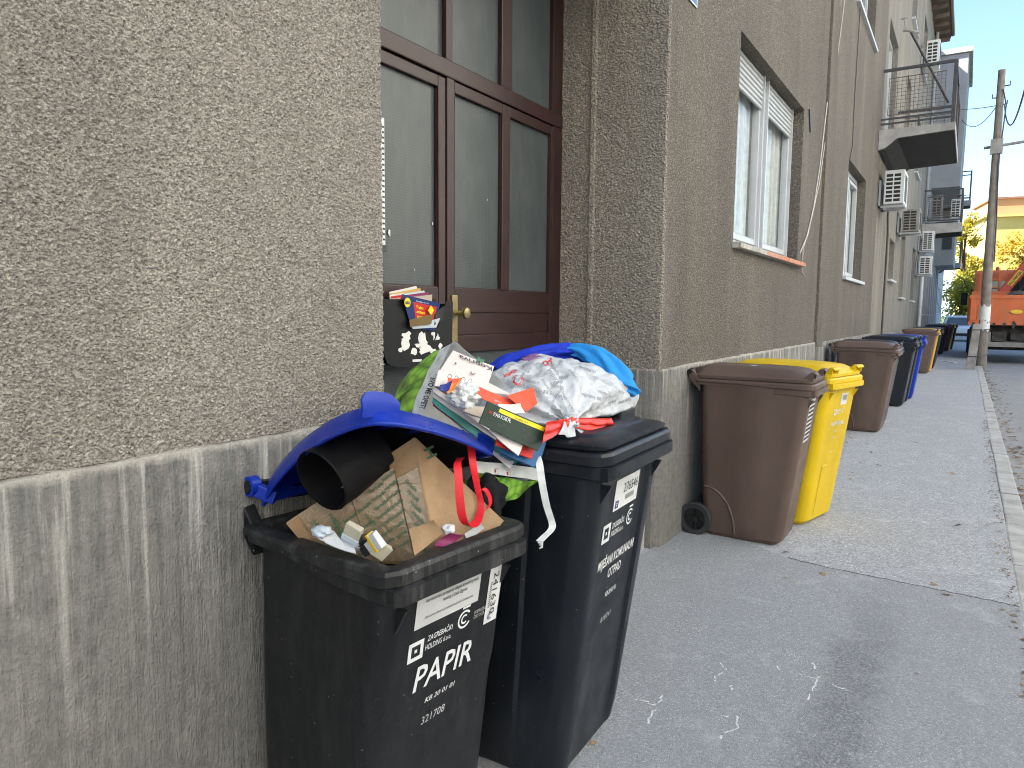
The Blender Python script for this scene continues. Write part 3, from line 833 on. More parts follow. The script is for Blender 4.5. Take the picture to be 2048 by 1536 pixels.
def bin_print(t, size, items, recess=0.0):
    """lettering and stickers on a bin front: items = (text, y, z, height, width, material, kwargs)"""
    for it in items:
        txt, y, z, h, wdt, mat, kw = it
        za, zc = z, z + h
        xa, xc = front_at(size, za) - recess, front_at(size, zc) - recess
        up = Vector((xc - xa, 0, zc - za))
        letter(txt, (xa + .0005, y, z), (0, 1, 0), up, h, mat, t, width=wdt, **kw)
def plate_on(t, size, y0, y1, z0, z1, mat, recess=0.0, lift=.0014, name='sticker', xo=0, skew=0.0):
    g = MB(); n = 8 if z1 - z0 > .03 else 2
    X = lambda z: max(front_at(size, z - .004), front_at(size, z + .004)) - recess + lift
    g.loft([[(X(z) - .0008, y0, z), (X(z), y0, z), (X(z), y1, z), (X(z) - .0008, y1, z)] for z in [z0 + (z1 - z0) * k / n for k in range(n + 1)]])
    return g.build(name, mat, t)
def holding_logo(t, size, y, z, s, mat, recess=0.0):
    """square in a square, and the ringed letter beside it"""
    for (a, c, d, e) in ((0, 1, 0, .2), (0, 1, .8, 1), (0, .2, .2, .8), (.8, 1, .2, .8), (.42, .58, .42, .58)):
        plate_on(t, size, y + a * s, y + c * s, z + d * s, z + e * s, mat, recess, .0014, 'logo')
def ring_logo(t, size, y, z, s, mat, recess=0.0):
    for rad, a0, a1, wd in ((.5, 40, 330, .11), (.26, 45, 315, .10)):
        g = MB(); P = []
        for k in range(25):
            an = R(a0 + (a1 - a0) * k / 24); P.append((an,))
        vs_ = []
        for (an,) in P:
            for rr in (rad, rad - wd):
                yy = y + s * .5 + s * rr * math.cos(an); zz = z + s * .5 + s * rr * math.sin(an)
                vs_.append((front_at(size, zz) - recess + .0016, yy, zz))
        g.add(vs_, [(2 * i, 2 * i + 2, 2 * i + 3, 2 * i + 1) for i in range(24)])
        g.build('logo', mat, t, fix=False)
    plate_on(t, size, y + .28 * s, y + .85 * s, z + 1.10 * s, z + 1.20 * s, mat, recess, .0014, 'logo')

# the open paper bin, nearest
B1 = make_bin('wheelie_bin', 'small dark grey bin with open blue lid and PAPIR lettering, nearest the camera', (.045, 1.345, 0), R(-5.2), 120, M['bin_dark'], M['bin_blue'], lid='open', panel=0.0, wheels=True, arch=False, mrim=M['rim_dusty'])
# the mixed waste bin behind it
B2 = make_bin('wheelie_bin', 'tall blue-black bin with closed lid buried under bags, second from the front', (-.012, 2.0, 0), R(1.9), 240, M['bin_navy'], M['bin_navy'], recess=.010, rw=.60, panel=.010, smooth_old=True, arch=False, lugs=False)
B3 = make_bin('wheelie_bin', 'brown bin leaning by the wall corner, its near wheel showing', (.075, 4.735, 0), R(.5), 240, M['bin_brown'], M['bin_brown'])
B4 = make_bin('wheelie_bin', 'bright yellow bin with closed lid right behind the first brown bin', (.18, 5.44, 0), R(-13), 240, M['bin_yellow'], M['bin_yellow'], panel=0, arch=False)
B5 = make_bin('wheelie_bin', 'brown bin alone in front of a glossy black lid, halfway down the row', (.14, 9.98, 0), R(-1), 240, M['bin_brown'], M['bin_brown'])
B6 = make_bin('wheelie_bin', 'dark bin with glossy humped black lid tucked behind the second brown bin', (.12, 10.62, .0), R(1), 240, M['bin_navy'], M['bin_navy'])
B7 = make_bin('wheelie_bin', 'dark bin whose blunt side shows in front of another dark bin and a blue one', (.18, 13.0, 0), R(-1), 240, M['bin_navy'], M['bin_navy'])
B8 = make_bin('wheelie_bin', 'dark bin squeezed between a dark bin and a blue bin', (.20, 13.62, 0), R(1), 240, M['bin_navy'], M['bin_navy'])
B9 = make_bin('wheelie_bin', 'all blue bin at the far end of the three by the downpipe', (.24, 14.24, 0), R(0), 240, M['bin_blue'], M['bin_blue'])
B10 = make_bin('wheelie_bin', 'far brown bin standing before an amber lid near the white downpipe', (.22, 20.8, 0), R(-1), 240, M['bin_brown'], M['bin_brown'], detail=False)
B11 = make_bin('wheelie_bin', 'far bin with amber body and lid, just behind a far brown bin', (.25, 21.45, 0), R(1), 240, M['bin_amber'], M['bin_amber'], detail=False)
B12 = make_bin('wheelie_bin', 'far dark bin right behind the amber lid', (.27, 22.8, 0), R(-1), 240, M['bin_navy'], M['bin_navy'], detail=False)
B13 = make_bin('wheelie_bin', 'far dark bin with domed lid, fourth in its far group', (.25, 24.4, 0), R(0), 240, M['bin_navy'], M['bin_navy'], detail=False)
B14 = make_bin('wheelie_bin', 'very far dark bin before the last brown bin', (.26, 31.5, 0), R(0), 240, M['bin_navy'], M['bin_navy'], detail=False)
B15 = make_bin('wheelie_bin', 'last brown bin of the row, in front of the white car', (.38, 34.3, 0), R(0), 240, M['bin_brown'], M['bin_brown'], detail=False)
B16 = make_bin('wheelie_bin', 'thin slice of amber bin behind the last brown bin', (.42, 34.95, 0), R(0), 240, M['bin_amber'], M['bin_amber'], detail=False)
B17 = make_bin('wheelie_bin', 'farthest dark bin of all, beside the white car', (.50, 36.3, 0), R(0), 240, M['bin_dark'], M['bin_navy'], detail=False)

B3.scale = (1, .87, 1)
# prints on the paper bin
fz = lambda z: z
bin_print(B1, 120, [
    ('PAPIR', -.105, .570, .064, .205, M['print'], dict(bold=.012, shear=.15)),
    ('KB 20 01 01', -.055, .520, .014, .105, M['print'], dict(bold=.01, shear=.2)),
    ('321708', -.058, .462, .020, .082, M['print_dim'], dict(shear=.1)),
    ('ZAGREBAČKI', -.075, .690, .014, .085, M['print'], dict(bold=.008, shear=.1)),
    ('HOLDING d.o.o.', -.080, .668, .014, .088, M['print'], dict(bold=.008, shear=.1)),
    ('PODRUŽNICA', .088, .700, .009, .055, M['print_dim'], dict(shear=.1)),
    ('ČISTOĆA', .088, .687, .009, .040, M['print_dim'], dict(shear=.1))])
holding_logo(B1, 120, -.135, .655, .048, M['print'])
ring_logo(B1, 120, .028, .676, .048, M['print'])
plate_on(B1, 120, -.125, .095, .735, .90, M['sticker_grey'])
bin_print(B1, 120, [
    ('Interventna mjera za smanjenje odlaganja komunalnog otpada', -.098, .796, .009, .182, M['print_dark'], dict(lift=.003, bold=.01)),
    ('nastalog u Gradu Zagrebu', -.04, .781, .009, .085, M['print_dark'], dict(lift=.003, bold=.01)),
    ('Nabava opreme sufinancirana je sredstvima Europske unije iz Kohezijskog fonda', -.095, .755, .007, .165, M['print_dark'], dict(lift=.003)),
    ('Europska unija', .035, .832, .007, .048, M['print_dark'], dict(lift=.003)), ('Zajedno do fondova EU', .025, .822, .007, .065, M['print_dark'], dict(lift=.003))])
plate_on(B1, 120, .042, .082, .845, .875, M['print_blue'], lift=.0025, name='flag')
plate_on(B1, 120, .132, .182, .655, .895, M['sticker'])
# the number runs down the upright sticker
xa, xc = front_at(120, .66), front_at(120, .86)
upv = Vector((xc - xa, 0, .2)).normalized()
letter('241630', (front_at(120, .795) + .001, .147, .795), -upv, (0, 1, 0), .020, M['print_dark'], B1, width=.118, lift=.003)
letter('|||||||||||||', (front_at(120, .77) + .001, .139, .77), -upv, (0, 1, 0), .005, M['print_dark'], B1, width=.07, lift=.003, bold=.02)
holding_logo(B1, 120, .142, .808, .022, M['print_blue'], -.002)
ring_logo(B1, 120, .142, .664, .018, M['print_blue'], -.002)

B2.scale = (1.02, 1.02, 1.03)
g = MB(); g.box(.22, .60, .13, .262, 1.062, 1.098); g.build('lid_panel', M['bin_navy'], B2, bevel=.008)
# prints on the mixed waste bin
rc = .010
plate_on(B2, 240, -.085, .105, .825, .920, M['sticker'], rc)
bin_print(B2, 240, [
    ('276546', -.022, .872, .030, .115, M['print_dark'], dict(lift=.003)),
    ('||||||||||||||', .00, .850, .012, .07, M['print_dark'], dict(lift=.003, bold=.02)),
    ('ZAGREBAČKI', -.072, .770, .017, .095, M['print'], dict(bold=.01)),
    ('HOLDING d.o.o.', -.072, .745, .017, .095, M['print'], dict(bold=.01)),
    ('MIJEŠANI KOMUNALNI', -.138, .655, .030, .285, M['print'], dict(bold=.016)),
    ('OTPAD', -.050, .608, .030, .105, M['print'], dict(bold=.016)),
    ('KB 20 03 01', -.045, .545, .016, .085, M['print'], dict(bold=.012)),
    ('818741', -.052, .462, .018, .078, M['print_dim'], dict())], rc)
holding_logo(B2, 240, -.140, .738, .056, M['print'], rc)
ring_logo(B2, 240, .045, .748, .052, M['print'], rc)
holding_logo(B2, 240, -.075, .833, .022, M['print_blue'], rc - .002)

# prints on the yellow bin
plate_on(B4, 240, .0, .11, .835, .915, M['sticker'])
bin_print(B4, 240, [
    ('|||||||||', .025, .875, .028, .07, M['print_dark'], dict(lift=.003, bold=.01)),
    ('ZAGREBAČKI', -.04, .792, .013, .07, M['print'], dict(bold=.01)), ('HOLDING d.o.o.', -.04, .772, .013, .07, M['print'], dict(bold=.01)),
    ('PLASTIKA/METAL', -.095, .692, .030, .22, M['print'], dict(bold=.014)),
    ('KB 20 01 39', -.015, .645, .012, .06, M['print'], dict(bold=.01)), ('KB 20 01 40', -.02, .60, .012, .06, M['print'], dict(bold=.01)), ('310 482', -.03, .50, .012, .05, M['print'], dict())])
holding_logo(B4, 240, -.085, .770, .040, M['print'])
ring_logo(B4, 240, .05, .772, .038, M['print'])
# recessed grip panel on the yellow bin's front
g = MB()
P = [(front_at(240, z) + .001, -.115, z) for z in (.06, .2, .41)]; g.tube(P, .006, 6); P = [(front_at(240, z) + .001, z_, z) for z_, z in ((-.115, .41), (-.05, .415))]; g.tube(P, .006, 6)
g.build('moulded_ridge', M['bin_yellow'], B4, smooth=50)
# the torn printed label wrapped round the brown bin's front corner
M['label_paper'] = plain('torn_label', (.60, .61, .61), .6, .1, 30)
tl = plate_on(B3, 240, -.155, .05, .66, .93, M['label_paper'], name='label')
for k in range(9):      # rows of small bold print, too worn to read
    zz = .675 + k * .028; yy = -.148
    while yy < .03:
        wd = rnd.uniform(.012, .03); plate_on(B3, 240, yy, min(yy + wd, .045), zz, zz + .015, M['print_dark'], lift=.0028, name='worn_print'); yy += wd + .007
# pale scrawl on the brown lid
for k, (yy, ww, dd) in enumerate(((-.16, .022, .012), (-.128, .010, .02), (-.108, .026, .008), (-.072, .010, .02), (-.055, .030, .010))):
    g = MB(); g.box(.33 - dd, .33 + dd, yy, yy + ww, 1.1228, 1.1236); g.build('scrawl', M['print_dim'], B3)
# ---------------------------------------------------------------- opposite side of the street
M['opp'] = plain('cream_render', (.72, .70, .65), .9, .1, 1.5, .2, 40)
opp = thing('apartment_building', 'cream rendered building added across the street, out of the picture, to bounce sunlight', 'building')  # unseen building added to bounce sunlight; height shaped so it falls from above
q = MB()
ops = [(-30 + 3.2 * k + 1.0, -30 + 3.2 * k + 2.3, z, z + 1.5) for k in range(17) for z in (1.6, 4.8, 8.0, 11.2, 14.2)]
facade(q, -31, 25, -.2, 17, -9.8, ops, .18)
for i, v in enumerate(q.v): q.v[i] = (-v[0], v[1], v[2])
q.build('wall', M['opp'], opp)
q = MB(); q.box(9.96, 9.99, -31, 25, .5, 16.5); q.build('glazing', M['glass_dark'], opp)
q = MB(); q.box(10.0, 20, -31, 25, -.2, 16.9); q.build('core', M['opp'], opp)
q = MB(); q.box(9.0, 9.79, -31, 60, -.28, .01); tag(q.build('pavement', M['pave']), kind='structure')

# ---------------------------------------------------------------- houses further along the row
def far_window(parent, w, xf, mat, frame=True, sill=True):
    y0, y1, z0, z1 = w
    q = MB()
    q.box(xf - .05, xf, y0, y1, z1 - .06, z1); q.box(xf - .05, xf, y0, y1, z0, z0 + .06); q.box(xf - .05, xf, y0, y0 + .06, z0 + .06, z1 - .06); q.box(xf - .05, xf, y1 - .06, y1, z0 + .06, z1 - .06)
    ym = (y0 + y1) / 2; q.box(xf - .05, xf + .003, ym - .05, ym + .05, z0 + .06, z1 - .06)
    f = q.build('window', M['upvc'], parent)
    g = MB(); g.box(xf - .035, xf - .03, y0 + .05, y1 - .05, z0 + .05, z1 - .05); g.build('pane', M[mat], f)
    if sill:
        g = MB(); g.box(xf, .07, y0 - .04, y1 + .04, z0 - .04, z0 + .004); g.build('sill', M['upvc'], f)
def house(name, label, y0, y1, h, mat, x, ops, pane, depth=.16):
    t = thing(name, label, 'building')
    q = MB(); facade(q, y0, y1, -.1, h, x, ops, depth)
    q.add([(x, y0, 0), (x - 10, y0, 0), (x - 10, y0, h), (x, y0, h)], [(0, 1, 2, 3)]); q.add([(x, y1, 0), (x - 10, y1, 0), (x - 10, y1, h), (x, y1, h)], [(0, 1, 2, 3)])
    q.add([(x - 10, y0, 0), (x - 10, y1, 0), (x - 10, y1, h), (x - 10, y0, h)], [(0, 1, 2, 3)])
    q.build('wall', mat, t)
    for i, o in enumerate(ops): far_window(t, o, x - depth + .05, pane[i % len(pane)])
    return t
OB = [(17.9, 19.2, 2.25, 3.15), (21.0, 22.4, 1.92, 3.55), (25.4, 26.9, 1.92, 3.55), (15.5, 17.3, 4.76, 7.0), (19.9, 21.2, 5.6, 7.2), (24.0, 25.4, 5.6, 7.2), (15.9, 17.3, 8.5, 10.1), (20.0, 21.4, 8.5, 10.1), (24.4, 25.9, 8.5, 10.1)]
bB = house('house', 'stained beige house with balconies and brown eaves, second along the row', 15.0, 29.9, 11.3, M['wall_b'], -.012, OB, ['glass_pale', 'glass_dark', 'glass_dark', 'glass_pale', 'glass_dark', 'glass_dark', 'glass_pale', 'glass_dark', 'glass_dark'])
q = MB(); q.box(-.02, .012, 15.002, 29.9, -.05, 1.04); q.build('plinth', M['plinth'], bB)
q = MB(); q.box(-10, .45, 14.7, 30.3, 11.18, 11.34); q.build('eave', M['eave'], bB)
q = MB(); q.tube([(.50, 14.7, 11.30), (.50, 30.3, 11.30)], .07, 8); q.build('gutter', M['brown_pipe'], bB)
q = MB(); q.prism([(-10.2, 14.7, 11.345), (.5, 14.7, 11.345), (-4.9, 14.7, 14.0)], (0, 15.6, 0)); q.build('roof', M['roof'], bB)
k = 0
while 14.9 + k * .8 < 30.2:      # rafter ends under the eave
    q = MB(); yy = 14.9 + k * .8; q.box(.0, .43, yy, yy + .09, 11.05, 11.178); q.build('rafter', M['eave'], bB); k += 1

OC = [(31.0 + 2.0 * k, 31.9 + 2.0 * k, 1.5, 3.5) for k in range(7)] + [(31.2, 32.4, 5.2, 6.9), (44.2, 45.4, 5.2, 6.9), (31.2, 32.4, 8.4, 10.0)]
bC = house('house', 'blue-grey rendered house with a boxy upper bay, third along the row', 30.0, 46, 11.8, M['wall_c'], .0, OC, ['glass_pale', 'glass_dark'])
q = MB(); q.box(-.1, .98, 33.4, 38.4, 6.5, 11.55); q.build('bay', M['wall_c'], bC, bevel=.02)
q = MB(); q.box(-.2, 1.10, 33.3, 38.5, 11.56, 11.75); q.build('roof_cap', M['concrete'], bC)
q = MB(); q.box(-.1, .82, 40.2, 44.0, 3.85, 11.7); q.build('bay', M['wall_c'], bC, bevel=.02)
for z in (4.6, 7.4):
    far_w = MB(); far_w.box(.30, .70, 40.17, 40.199, z, z + 1.5); far_w.build('window', M['glass_dark'], bC)
q = MB(); q.box(.3, .8, 33.37, 33.399, 8.2, 9.8); q.build('window', M['glass_pale'], bC)
for k in range(8):
    q = MB(); yy = 30.4 + 2.0 * k; q.box(.001, .10, yy, yy + .34, .9, 3.8); q.build('pilaster', M['wall_c'], bC)
OD = [(47.5 + 2.4 * k, 48.7 + 2.4 * k, z, z + 1.6) for k in range(5) for z in (1.6, 4.8, 8.0)]
bD = house('house', 'pale house closing the row before the yellow trees', 46.2, 59, 9.6, M['wall_d'], -.05, OD, ['glass_pale', 'glass_dark'])
q = MB(); q.prism([(-10, 46.2, 9.61), (.4, 46.2, 9.61), (-4.8, 46.2, 12.2)], (0, 12.9, 0)); q.build('roof', M['roof'], bD)

def balcony(label, y0, y1, xo, z0, z1, zr, haunch=True, mesh=True, slabm=None):
    t = thing('balcony', label, 'balcony', (0, y0, z0))
    slabm = slabm or M['concrete']
    o = Vector((0, y0, z0)); q = MB(); L = y1 - y0; th = z1 - z0
    # fascia slab with a deeper haunch at the wall
    prof = [(.003, -.16 if haunch else 0), (.10, -.14 if haunch else 0), (.30, .02 if haunch else 0), (xo, .06), (xo, th), (.003, th)]
    q.prism([(x, 0, z) for x, z in prof], (0, L, 0)); q.build('slab', slabm, t, bevel=.008)
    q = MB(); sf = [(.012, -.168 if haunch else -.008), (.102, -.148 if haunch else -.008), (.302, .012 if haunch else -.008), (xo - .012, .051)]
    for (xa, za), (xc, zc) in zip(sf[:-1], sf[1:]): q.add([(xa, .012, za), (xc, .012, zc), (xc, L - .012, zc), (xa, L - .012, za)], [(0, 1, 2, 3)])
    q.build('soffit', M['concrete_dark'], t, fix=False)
    H = zr - z1
    c = [(.02, .04), (xo - .05, .04), (xo - .05, L - .04), (.02, L - .04)]
    q = MB()
    for (a, b2), (c2, d) in zip(c[:-1], c[1:]): q.bar((a, b2, th + H), (c2, d, th + H), .045, .045)
    q.build('hand_rail', M['iron'], t)
    for (a, b2), (c2, d) in zip(c[:-1], c[1:]):
        for f in (.10, .18):
            q = MB(); q.bar((a, b2, th + H * f), (c2, d, th + H * f), .025, .03); q.build('lower_rail', M['iron'], t)
    for (a, b2) in c[1:3] + [(c[1][0], L / 2)]:
        q = MB(); q.box(a - .03, a + .03, b2 - .03, b2 + .03, th, th + H); q.build('post', M['iron'], t)
    if mesh:
        for (a, b2), (c2, d) in zip(c[:-1], c[1:]):
            A, B_ = Vector((a, b2, 0)), Vector((c2, d, 0)); ln = (B_ - A).length
            e = (B_ - A).normalized(); m0 = A + e * .10; m1 = B_ - e * .14
            q = MB(); zl, zh = th + H * .24, th + H * .86
            q.tube([m0 + Vector((0, 0, zl)), m1 + Vector((0, 0, zl)), m1 + Vector((0, 0, zh)), m0 + Vector((0, 0, zh))], .010, 5, closed=True); q.build('panel_frame', M['rust'], t)
            q = MB(); nv = int((m1 - m0).length / .065)
            for k in range(1, nv): pz = m0.lerp(m1, k / nv); q.tube([pz + Vector((0, 0, zl)), pz + Vector((0, 0, zh))], .0035, 4, cap=False)
            for k in range(1, 10): zz = zl + (zh - zl) * k / 10; q.tube([m0 + Vector((0, 0, zz)), m1 + Vector((0, 0, zz))], .0035, 4, cap=False)
            ob = q.build('wire_mesh', M['rust'], t, fix=False); ob['kind'] = 'stuff'
    return t
balcony('concrete balcony with wire mesh railing above the white air conditioner', 14.55, 17.7, 1.17, 4.55, 4.74, 5.76)
balcony('farther concrete balcony with black railing and conditioners behind it', 28.9, 30.6, 1.20, 4.25, 4.62, 5.75, slabm=M['concrete'])
balcony('small grey balcony on the blue-grey house, level with the truck cab', 45.8, 47.4, 1.05, 4.0, 4.3, 5.4, mesh=False, slabm=M['wall_c'])
balcony('high balcony with thin pale railing beyond the boxy bay', 39.0, 40.1, 1.35, 6.4, 6.7, 8.0, mesh=False, slabm=M['wall_c'])

def conditioner(label, x0, x1, y0, z0, h, mat, slots=(2, 7), L=.80, bracket=True):
    t = thing('air_conditioner', label, 'air conditioner', (x0, y0, z0), group=None)
    w = x1 - x0; q = MB(); q.box(0, w, 0, L, 0, h); cs = q.build('casing', mat, t, bevel=.012)
    nc, nr = slots
    for i in range(nc):
        for j in range(nr):
            q = MB(); a = .10 * w + i * (.78 * w / nc); b2 = h * .07 + j * (h * .86 / nr)
            q.box(a, a + .78 * w / nc * .82, -.003, .004, b2, b2 + h * .86 / nr * .66); q.build('side_slot', M['black'], cs)
    q = MB()
    for k in range(14): zz = h * .1 + k * h * .8 / 14; q.box(w, w + .008, .08, .58, zz, zz + .012)
    q.build('front_grille', M['black'], t)
    if bracket:
        for yy in (.08, L - .12):
            q = MB(); q.box(-x0, w + .02, yy, yy + .04, -.05, -.012); q.box(-x0, -x0 + .035, yy, yy + .04, -.05, h * .75); q.build('bracket', M['upvc'], t)
    return t
conditioner('clean white air conditioner on a bracket under the meshed balcony', .09, .42, 15.05, 3.50, .61, M['ac_white'])
conditioner('dirty grey air conditioner just behind the white one', .10, .46, 19.3, 3.42, .52, M['ac_grey'])
conditioner('white air conditioner below the farther balcony, upper of two', .12, .45, 27.6, 3.62, .62, M['ac_white'], (2, 8))
conditioner('grey-white air conditioner mounted lowest above the white downpipe', .10, .46, 27.0, 2.80, .58, M['ac_white'], (2, 7))
conditioner('white air conditioner high under the brown eaves', .12, .44, 23.6, 8.45, .62, M['ac_white'], (2, 6))
conditioner('small grey air conditioner seen through the farther balcony railing', .15, .50, 31.6, 5.2, .75, M['ac_grey'], (2, 6))
conditioner('small white air conditioner beside the boxy bay', .75, 1.09, 32.5, 5.2, .70, M['ac_white'], (2, 6))

# pipes and loose cables on the facades
def run(name, label, cat, pts, r, mat, clips=0):
    pts = [Vector(p) for p in pts]
    base = min(pts, key=lambda p: p.z)
    q = MB(); q.tube(pts, r, 8)
    o = q.build(name, mat, None, smooth=60, origin=base); tag(o, label, cat)
    return o
def sag(a, b2, s, n=12):
    a, b2 = Vector(a), Vector(b2)
    return [a.lerp(b2, k / n) - Vector((0, 0, s * 4 * (k / n) * (1 - k / n))) for k in range(n + 1)]
run('downpipe', 'thin brown downpipe on the wall behind the blue bin', 'pipe', [(.06, 16.6, 0.0), (.06, 16.6, 3.1), (.06, 16.4, 3.4), (.06, 16.4, 3.75)], .022, M['brown_pipe'])
run('downpipe', 'white downpipe at the end of the beige house', 'pipe', [(.08, 29.6, 0.0), (.08, 29.6, 3.5)], .06, M['white_pipe'])
run('downpipe', 'grey downpipe rising from the beige house to its eaves', 'pipe', [(.08, 29.2, 4.7), (.08, 29.2, 11.1)], .05, M['wall_c'])
cb = [at(px, py, X=.012) for px, py in ((1684, -20), (1672, 80), (1655, 200), (1640, 330), (1628, 410), (1615, 470), (1600, 506))]
run('cable', 'pale cable hanging across the wall down to the window sill', 'cable', cb, .007, M['cable'])
cb = [at(px, py, X=.011) for px, py in ((1692, -20), (1674, 120), (1655, 250), (1638, 370), (1622, 440), (1606, 500), (1604, 545), (1610, 552))]
run('cable', 'second pale cable, thinner, looping past the sill corner', 'cable', cb, .005, M['cable'])
cb = [at(px, py, X=.012) for px, py in ((1722, -10), (1716, 90), (1709, 200), (1705, 290), (1700, 318))]
run('cable', 'thin dark cable running down to the far window head', 'cable', cb, .006, M['iron'])
# antenna mast strapped to the balcony
t = thing('antenna_mast', 'dark antenna mast leaning out of the meshed balcony', 'antenna', (1.1, 15.6, 4.75))
mb_ = at(1897, 205, Y=15.6); mt_ = at(1822, 64, Y=14.9)
q = MB(); q.tube([mb_ - Vector(t.location), mt_ - Vector(t.location)], .022, 8); q.build('mast', M['iron'], t)
q = MB(); e = mt_ - Vector(t.location); q.tube([e + Vector((-.12, 0, .05)), e + Vector((0, 0, .02)), e + Vector((.12, .05, -.02))], .022, 6); q.tube([e + Vector((-.08, 0, .03)), e + Vector((-.12, 0, .25))], .01, 6); q.tube([e + Vector((-.17, 0, .25)), e + Vector((-.06, 0, .26))], .012, 6)
q.build('antenna_head', M['ac_grey'], t)
# house number plate, only its lower edge dips into the picture
hn = at(1380, 8, X=.02)
M['enamel'] = plain('blue_enamel', (.05, .12, .30), .3, .1, 6)
t = thing('house_number_plate', 'blue enamel house plate at the top edge of the picture', 'sign', (.004, 4.20, 3.335))
q = MB(); q.hexa([(0, 0, 0), (.004, 0, 0), (.004, .30, .0), (0, .30, .0), (0, 0, .22), (.004, 0, .22), (.004, .30, .22), (0, .30, .22)]); q.build('plate', M['enamel'], t)
q = MB()
for a in ((0, .30, 0, .008), (0, .30, .212, .22), (0, .008, .008, .212), (.292, .30, .008, .212)): q.box(.0042, .0062, *a)
q.build('border', M['print'] if 'print' in M else M['upvc'], t)

# ---------------------------------------------------------------- utility pole, stub and wires
M['timber'] = plain('grey_pole_timber', (.20, .175, .15), .9, .25, 6, .5, 40, dirt=(.32, .30, .27), dscale=2, damt=.5)
px0 = Vector((1.965, 24.8, 0)); ptop = at(2004, 140, Y=24.8)
t = thing('utility_pole', 'grey timber utility pole with torn paper on its foot', 'pole', px0)
q = MB(); q.tube([(0, 0, -.2), (ptop - px0) * .25, (ptop - px0) * .5, ptop - px0], [.135, .125, .115, .09], 14); q.build('shaft', M['timber'], t, smooth=50)
for z0, z1, sd_ in ((1.02, 1.32, 2), (1.28, 1.62, 5), (1.50, 1.78, 9)):
    q = MB(); r3 = random.Random(sd_); n = 18; a0 = r3.uniform(2.6, 3.4)
    cx = lambda z: (ptop - px0).x * z / 8.5
    lo = [(cx(z0) + .142 * math.cos(a0 + k * .2), .142 * math.sin(a0 + k * .2), z0 + r3.uniform(-.05, .09)) for k in range(n)]
    hi = [(cx(z1) + .139 * math.cos(a0 + k * .2), .139 * math.sin(a0 + k * .2), z1 + r3.uniform(-.09, .05)) for k in range(n)]
    q.add(lo + hi, [(k, k + 1, n + k + 1, n + k) for k in range(n - 1)]); q.build('paper_scrap', M['paper'], t, fix=False)
q = MB(); tp = ptop - px0
for dz, dx in ((.45, .22), (.75, -.18), (.95, .18)):
    q.tube([(tp.x, 0, tp.z - dz), (tp.x + dx, -.05, tp.z - dz), (tp.x + dx, -.05, tp.z - dz + .1)], .018, 6)
q.build('insulator_arm', M['iron'], t)
q = MB(); q.tube([(tp.x + .06, -.10, tp.z - .55), (tp.x + .16, -.12, tp.z - 1.0), (tp.x + .08, -.12, tp.z - 2.6), (.10, -.10, 4.2), (.12, -.10, 3.0)], .02, 6); q.build('riser_cable', M['iron'], t)
q = MB(); q.tube([(tp.x * .8 - .3, 0, tp.z - 2.1), (tp.x * .8 + 1.6, 0, tp.z - 1.95)], .04, 8); q.box(tp.x * .8 - .15, tp.x * .8 + .15, -.14, .0, tp.z - 2.3, tp.z - 1.9); q.build('lamp_bracket', M['ac_grey'], t)
st0 = Vector((1.70, 23.1, 0))
t = thing('concrete_stub', 'short concrete post tied with wire to the utility pole', 'post', st0)
q = MB(); q.hexa([(-.12, -.1, 0), (.10, -.1, 0), (.10, .1, 0), (-.12, .1, 0), (-.02, -.09, 1.22), (.16, -.09, 1.25), (.16, .09, 1.25), (-.02, .09, 1.22)]); q.build('shaft', M['concrete'], t, bevel=.015)
for z in (.36, 1.08):
    d = px0 - st0
    q = MB(); q.tube([(-.11 + z * .07, -.12, z), (.14 + z * .04, -.13, z), (d.x + .15, d.y - .02, z), (d.x + .06, d.y + .16, z), (d.x - .15, d.y + .10, z), (-.12 + z * .07, .12, z)], .012, 6, closed=True); q.build('wire_band', M['iron'], t)
def wire(label, a, b2, s, r=.012):
    P = sag(a, b2, s); o = Vector(P[0]); q = MB(); q.tube(P, r, 5); ob = q.build('overhead_wire', M['iron'], None, origin=o); tag(ob, label, 'wire')
wire('straight upper wire from the pole to the grey bay', ptop - Vector((0, 0, .95)), at(1908, 218, Y=36), .05)
wire('slack wire drooping from the pole to the grey bay', ptop - Vector((0, 0, .85)), at(1912, 214, Y=36), .75)
wire('thick wire curving up from the pole out of the right edge', ptop + Vector((.12, -.1, -1.0)), at(2075, 70, Y=14), .9, .016)
wire('thin wire from the pole down to the farther balcony', px0 + Vector((0, .1, 4.5)), at(1925, 470, Y=31), .3)

# ---------------------------------------------------------------- the orange tipper truck, seen from behind
M['orange'] = plain('truck_orange', (.62, .135, .035), .45, .12, 2, .05, 60, dirt=(.30, .16, .09), dscale=3, damt=.5)
M['truck_red'] = plain('crane_red', (.52, .06, .035), .4, .1, 3)
M['chassis'] = plain('grimy_chassis', (.035, .034, .033), .7, .4, 6, .3, 40, dirt=(.12, .11, .10), dscale=4, damt=.6)
M['tail_red'] = plain('tail_lamp_red', (.45, .02, .015), .25, .1)
M['tail_amber'] = plain('tail_lamp_amber', (.6, .25, .02), .25, .1)
M['yellow_sign'] = plain('yellow_sticker', (.75, .50, .03), .5, .1)
T0 = Vector((1.57, 28.3, -.06))
truck = thing('tipper_truck', 'orange tipper truck with red crane parked half on the kerb', 'truck', T0)
TW = 2.5
q = MB()
q.box(0, TW, .06, 4.4, 1.24, 1.36)                      # floor
q.box(.0, .06, .06, 4.4, 1.36, 2.16); q.box(TW - .06, TW, .06, 4.4, 1.36, 2.16); q.box(.06, TW - .06, 4.34, 4.4, 1.36, 2.45)
for k in range(5): q.box(-.04, .0, .25 + k * .95, .33 + k * .95, 1.30, 2.14)
q.build('tipper_body', M['orange'], truck, bevel=.01)
q = MB(); q.box(.02, TW - .02, -.02, .055, 1.22, 2.20)
tg = q.build('tailgate', M['orange'], truck, bevel=.008)
q = MB()
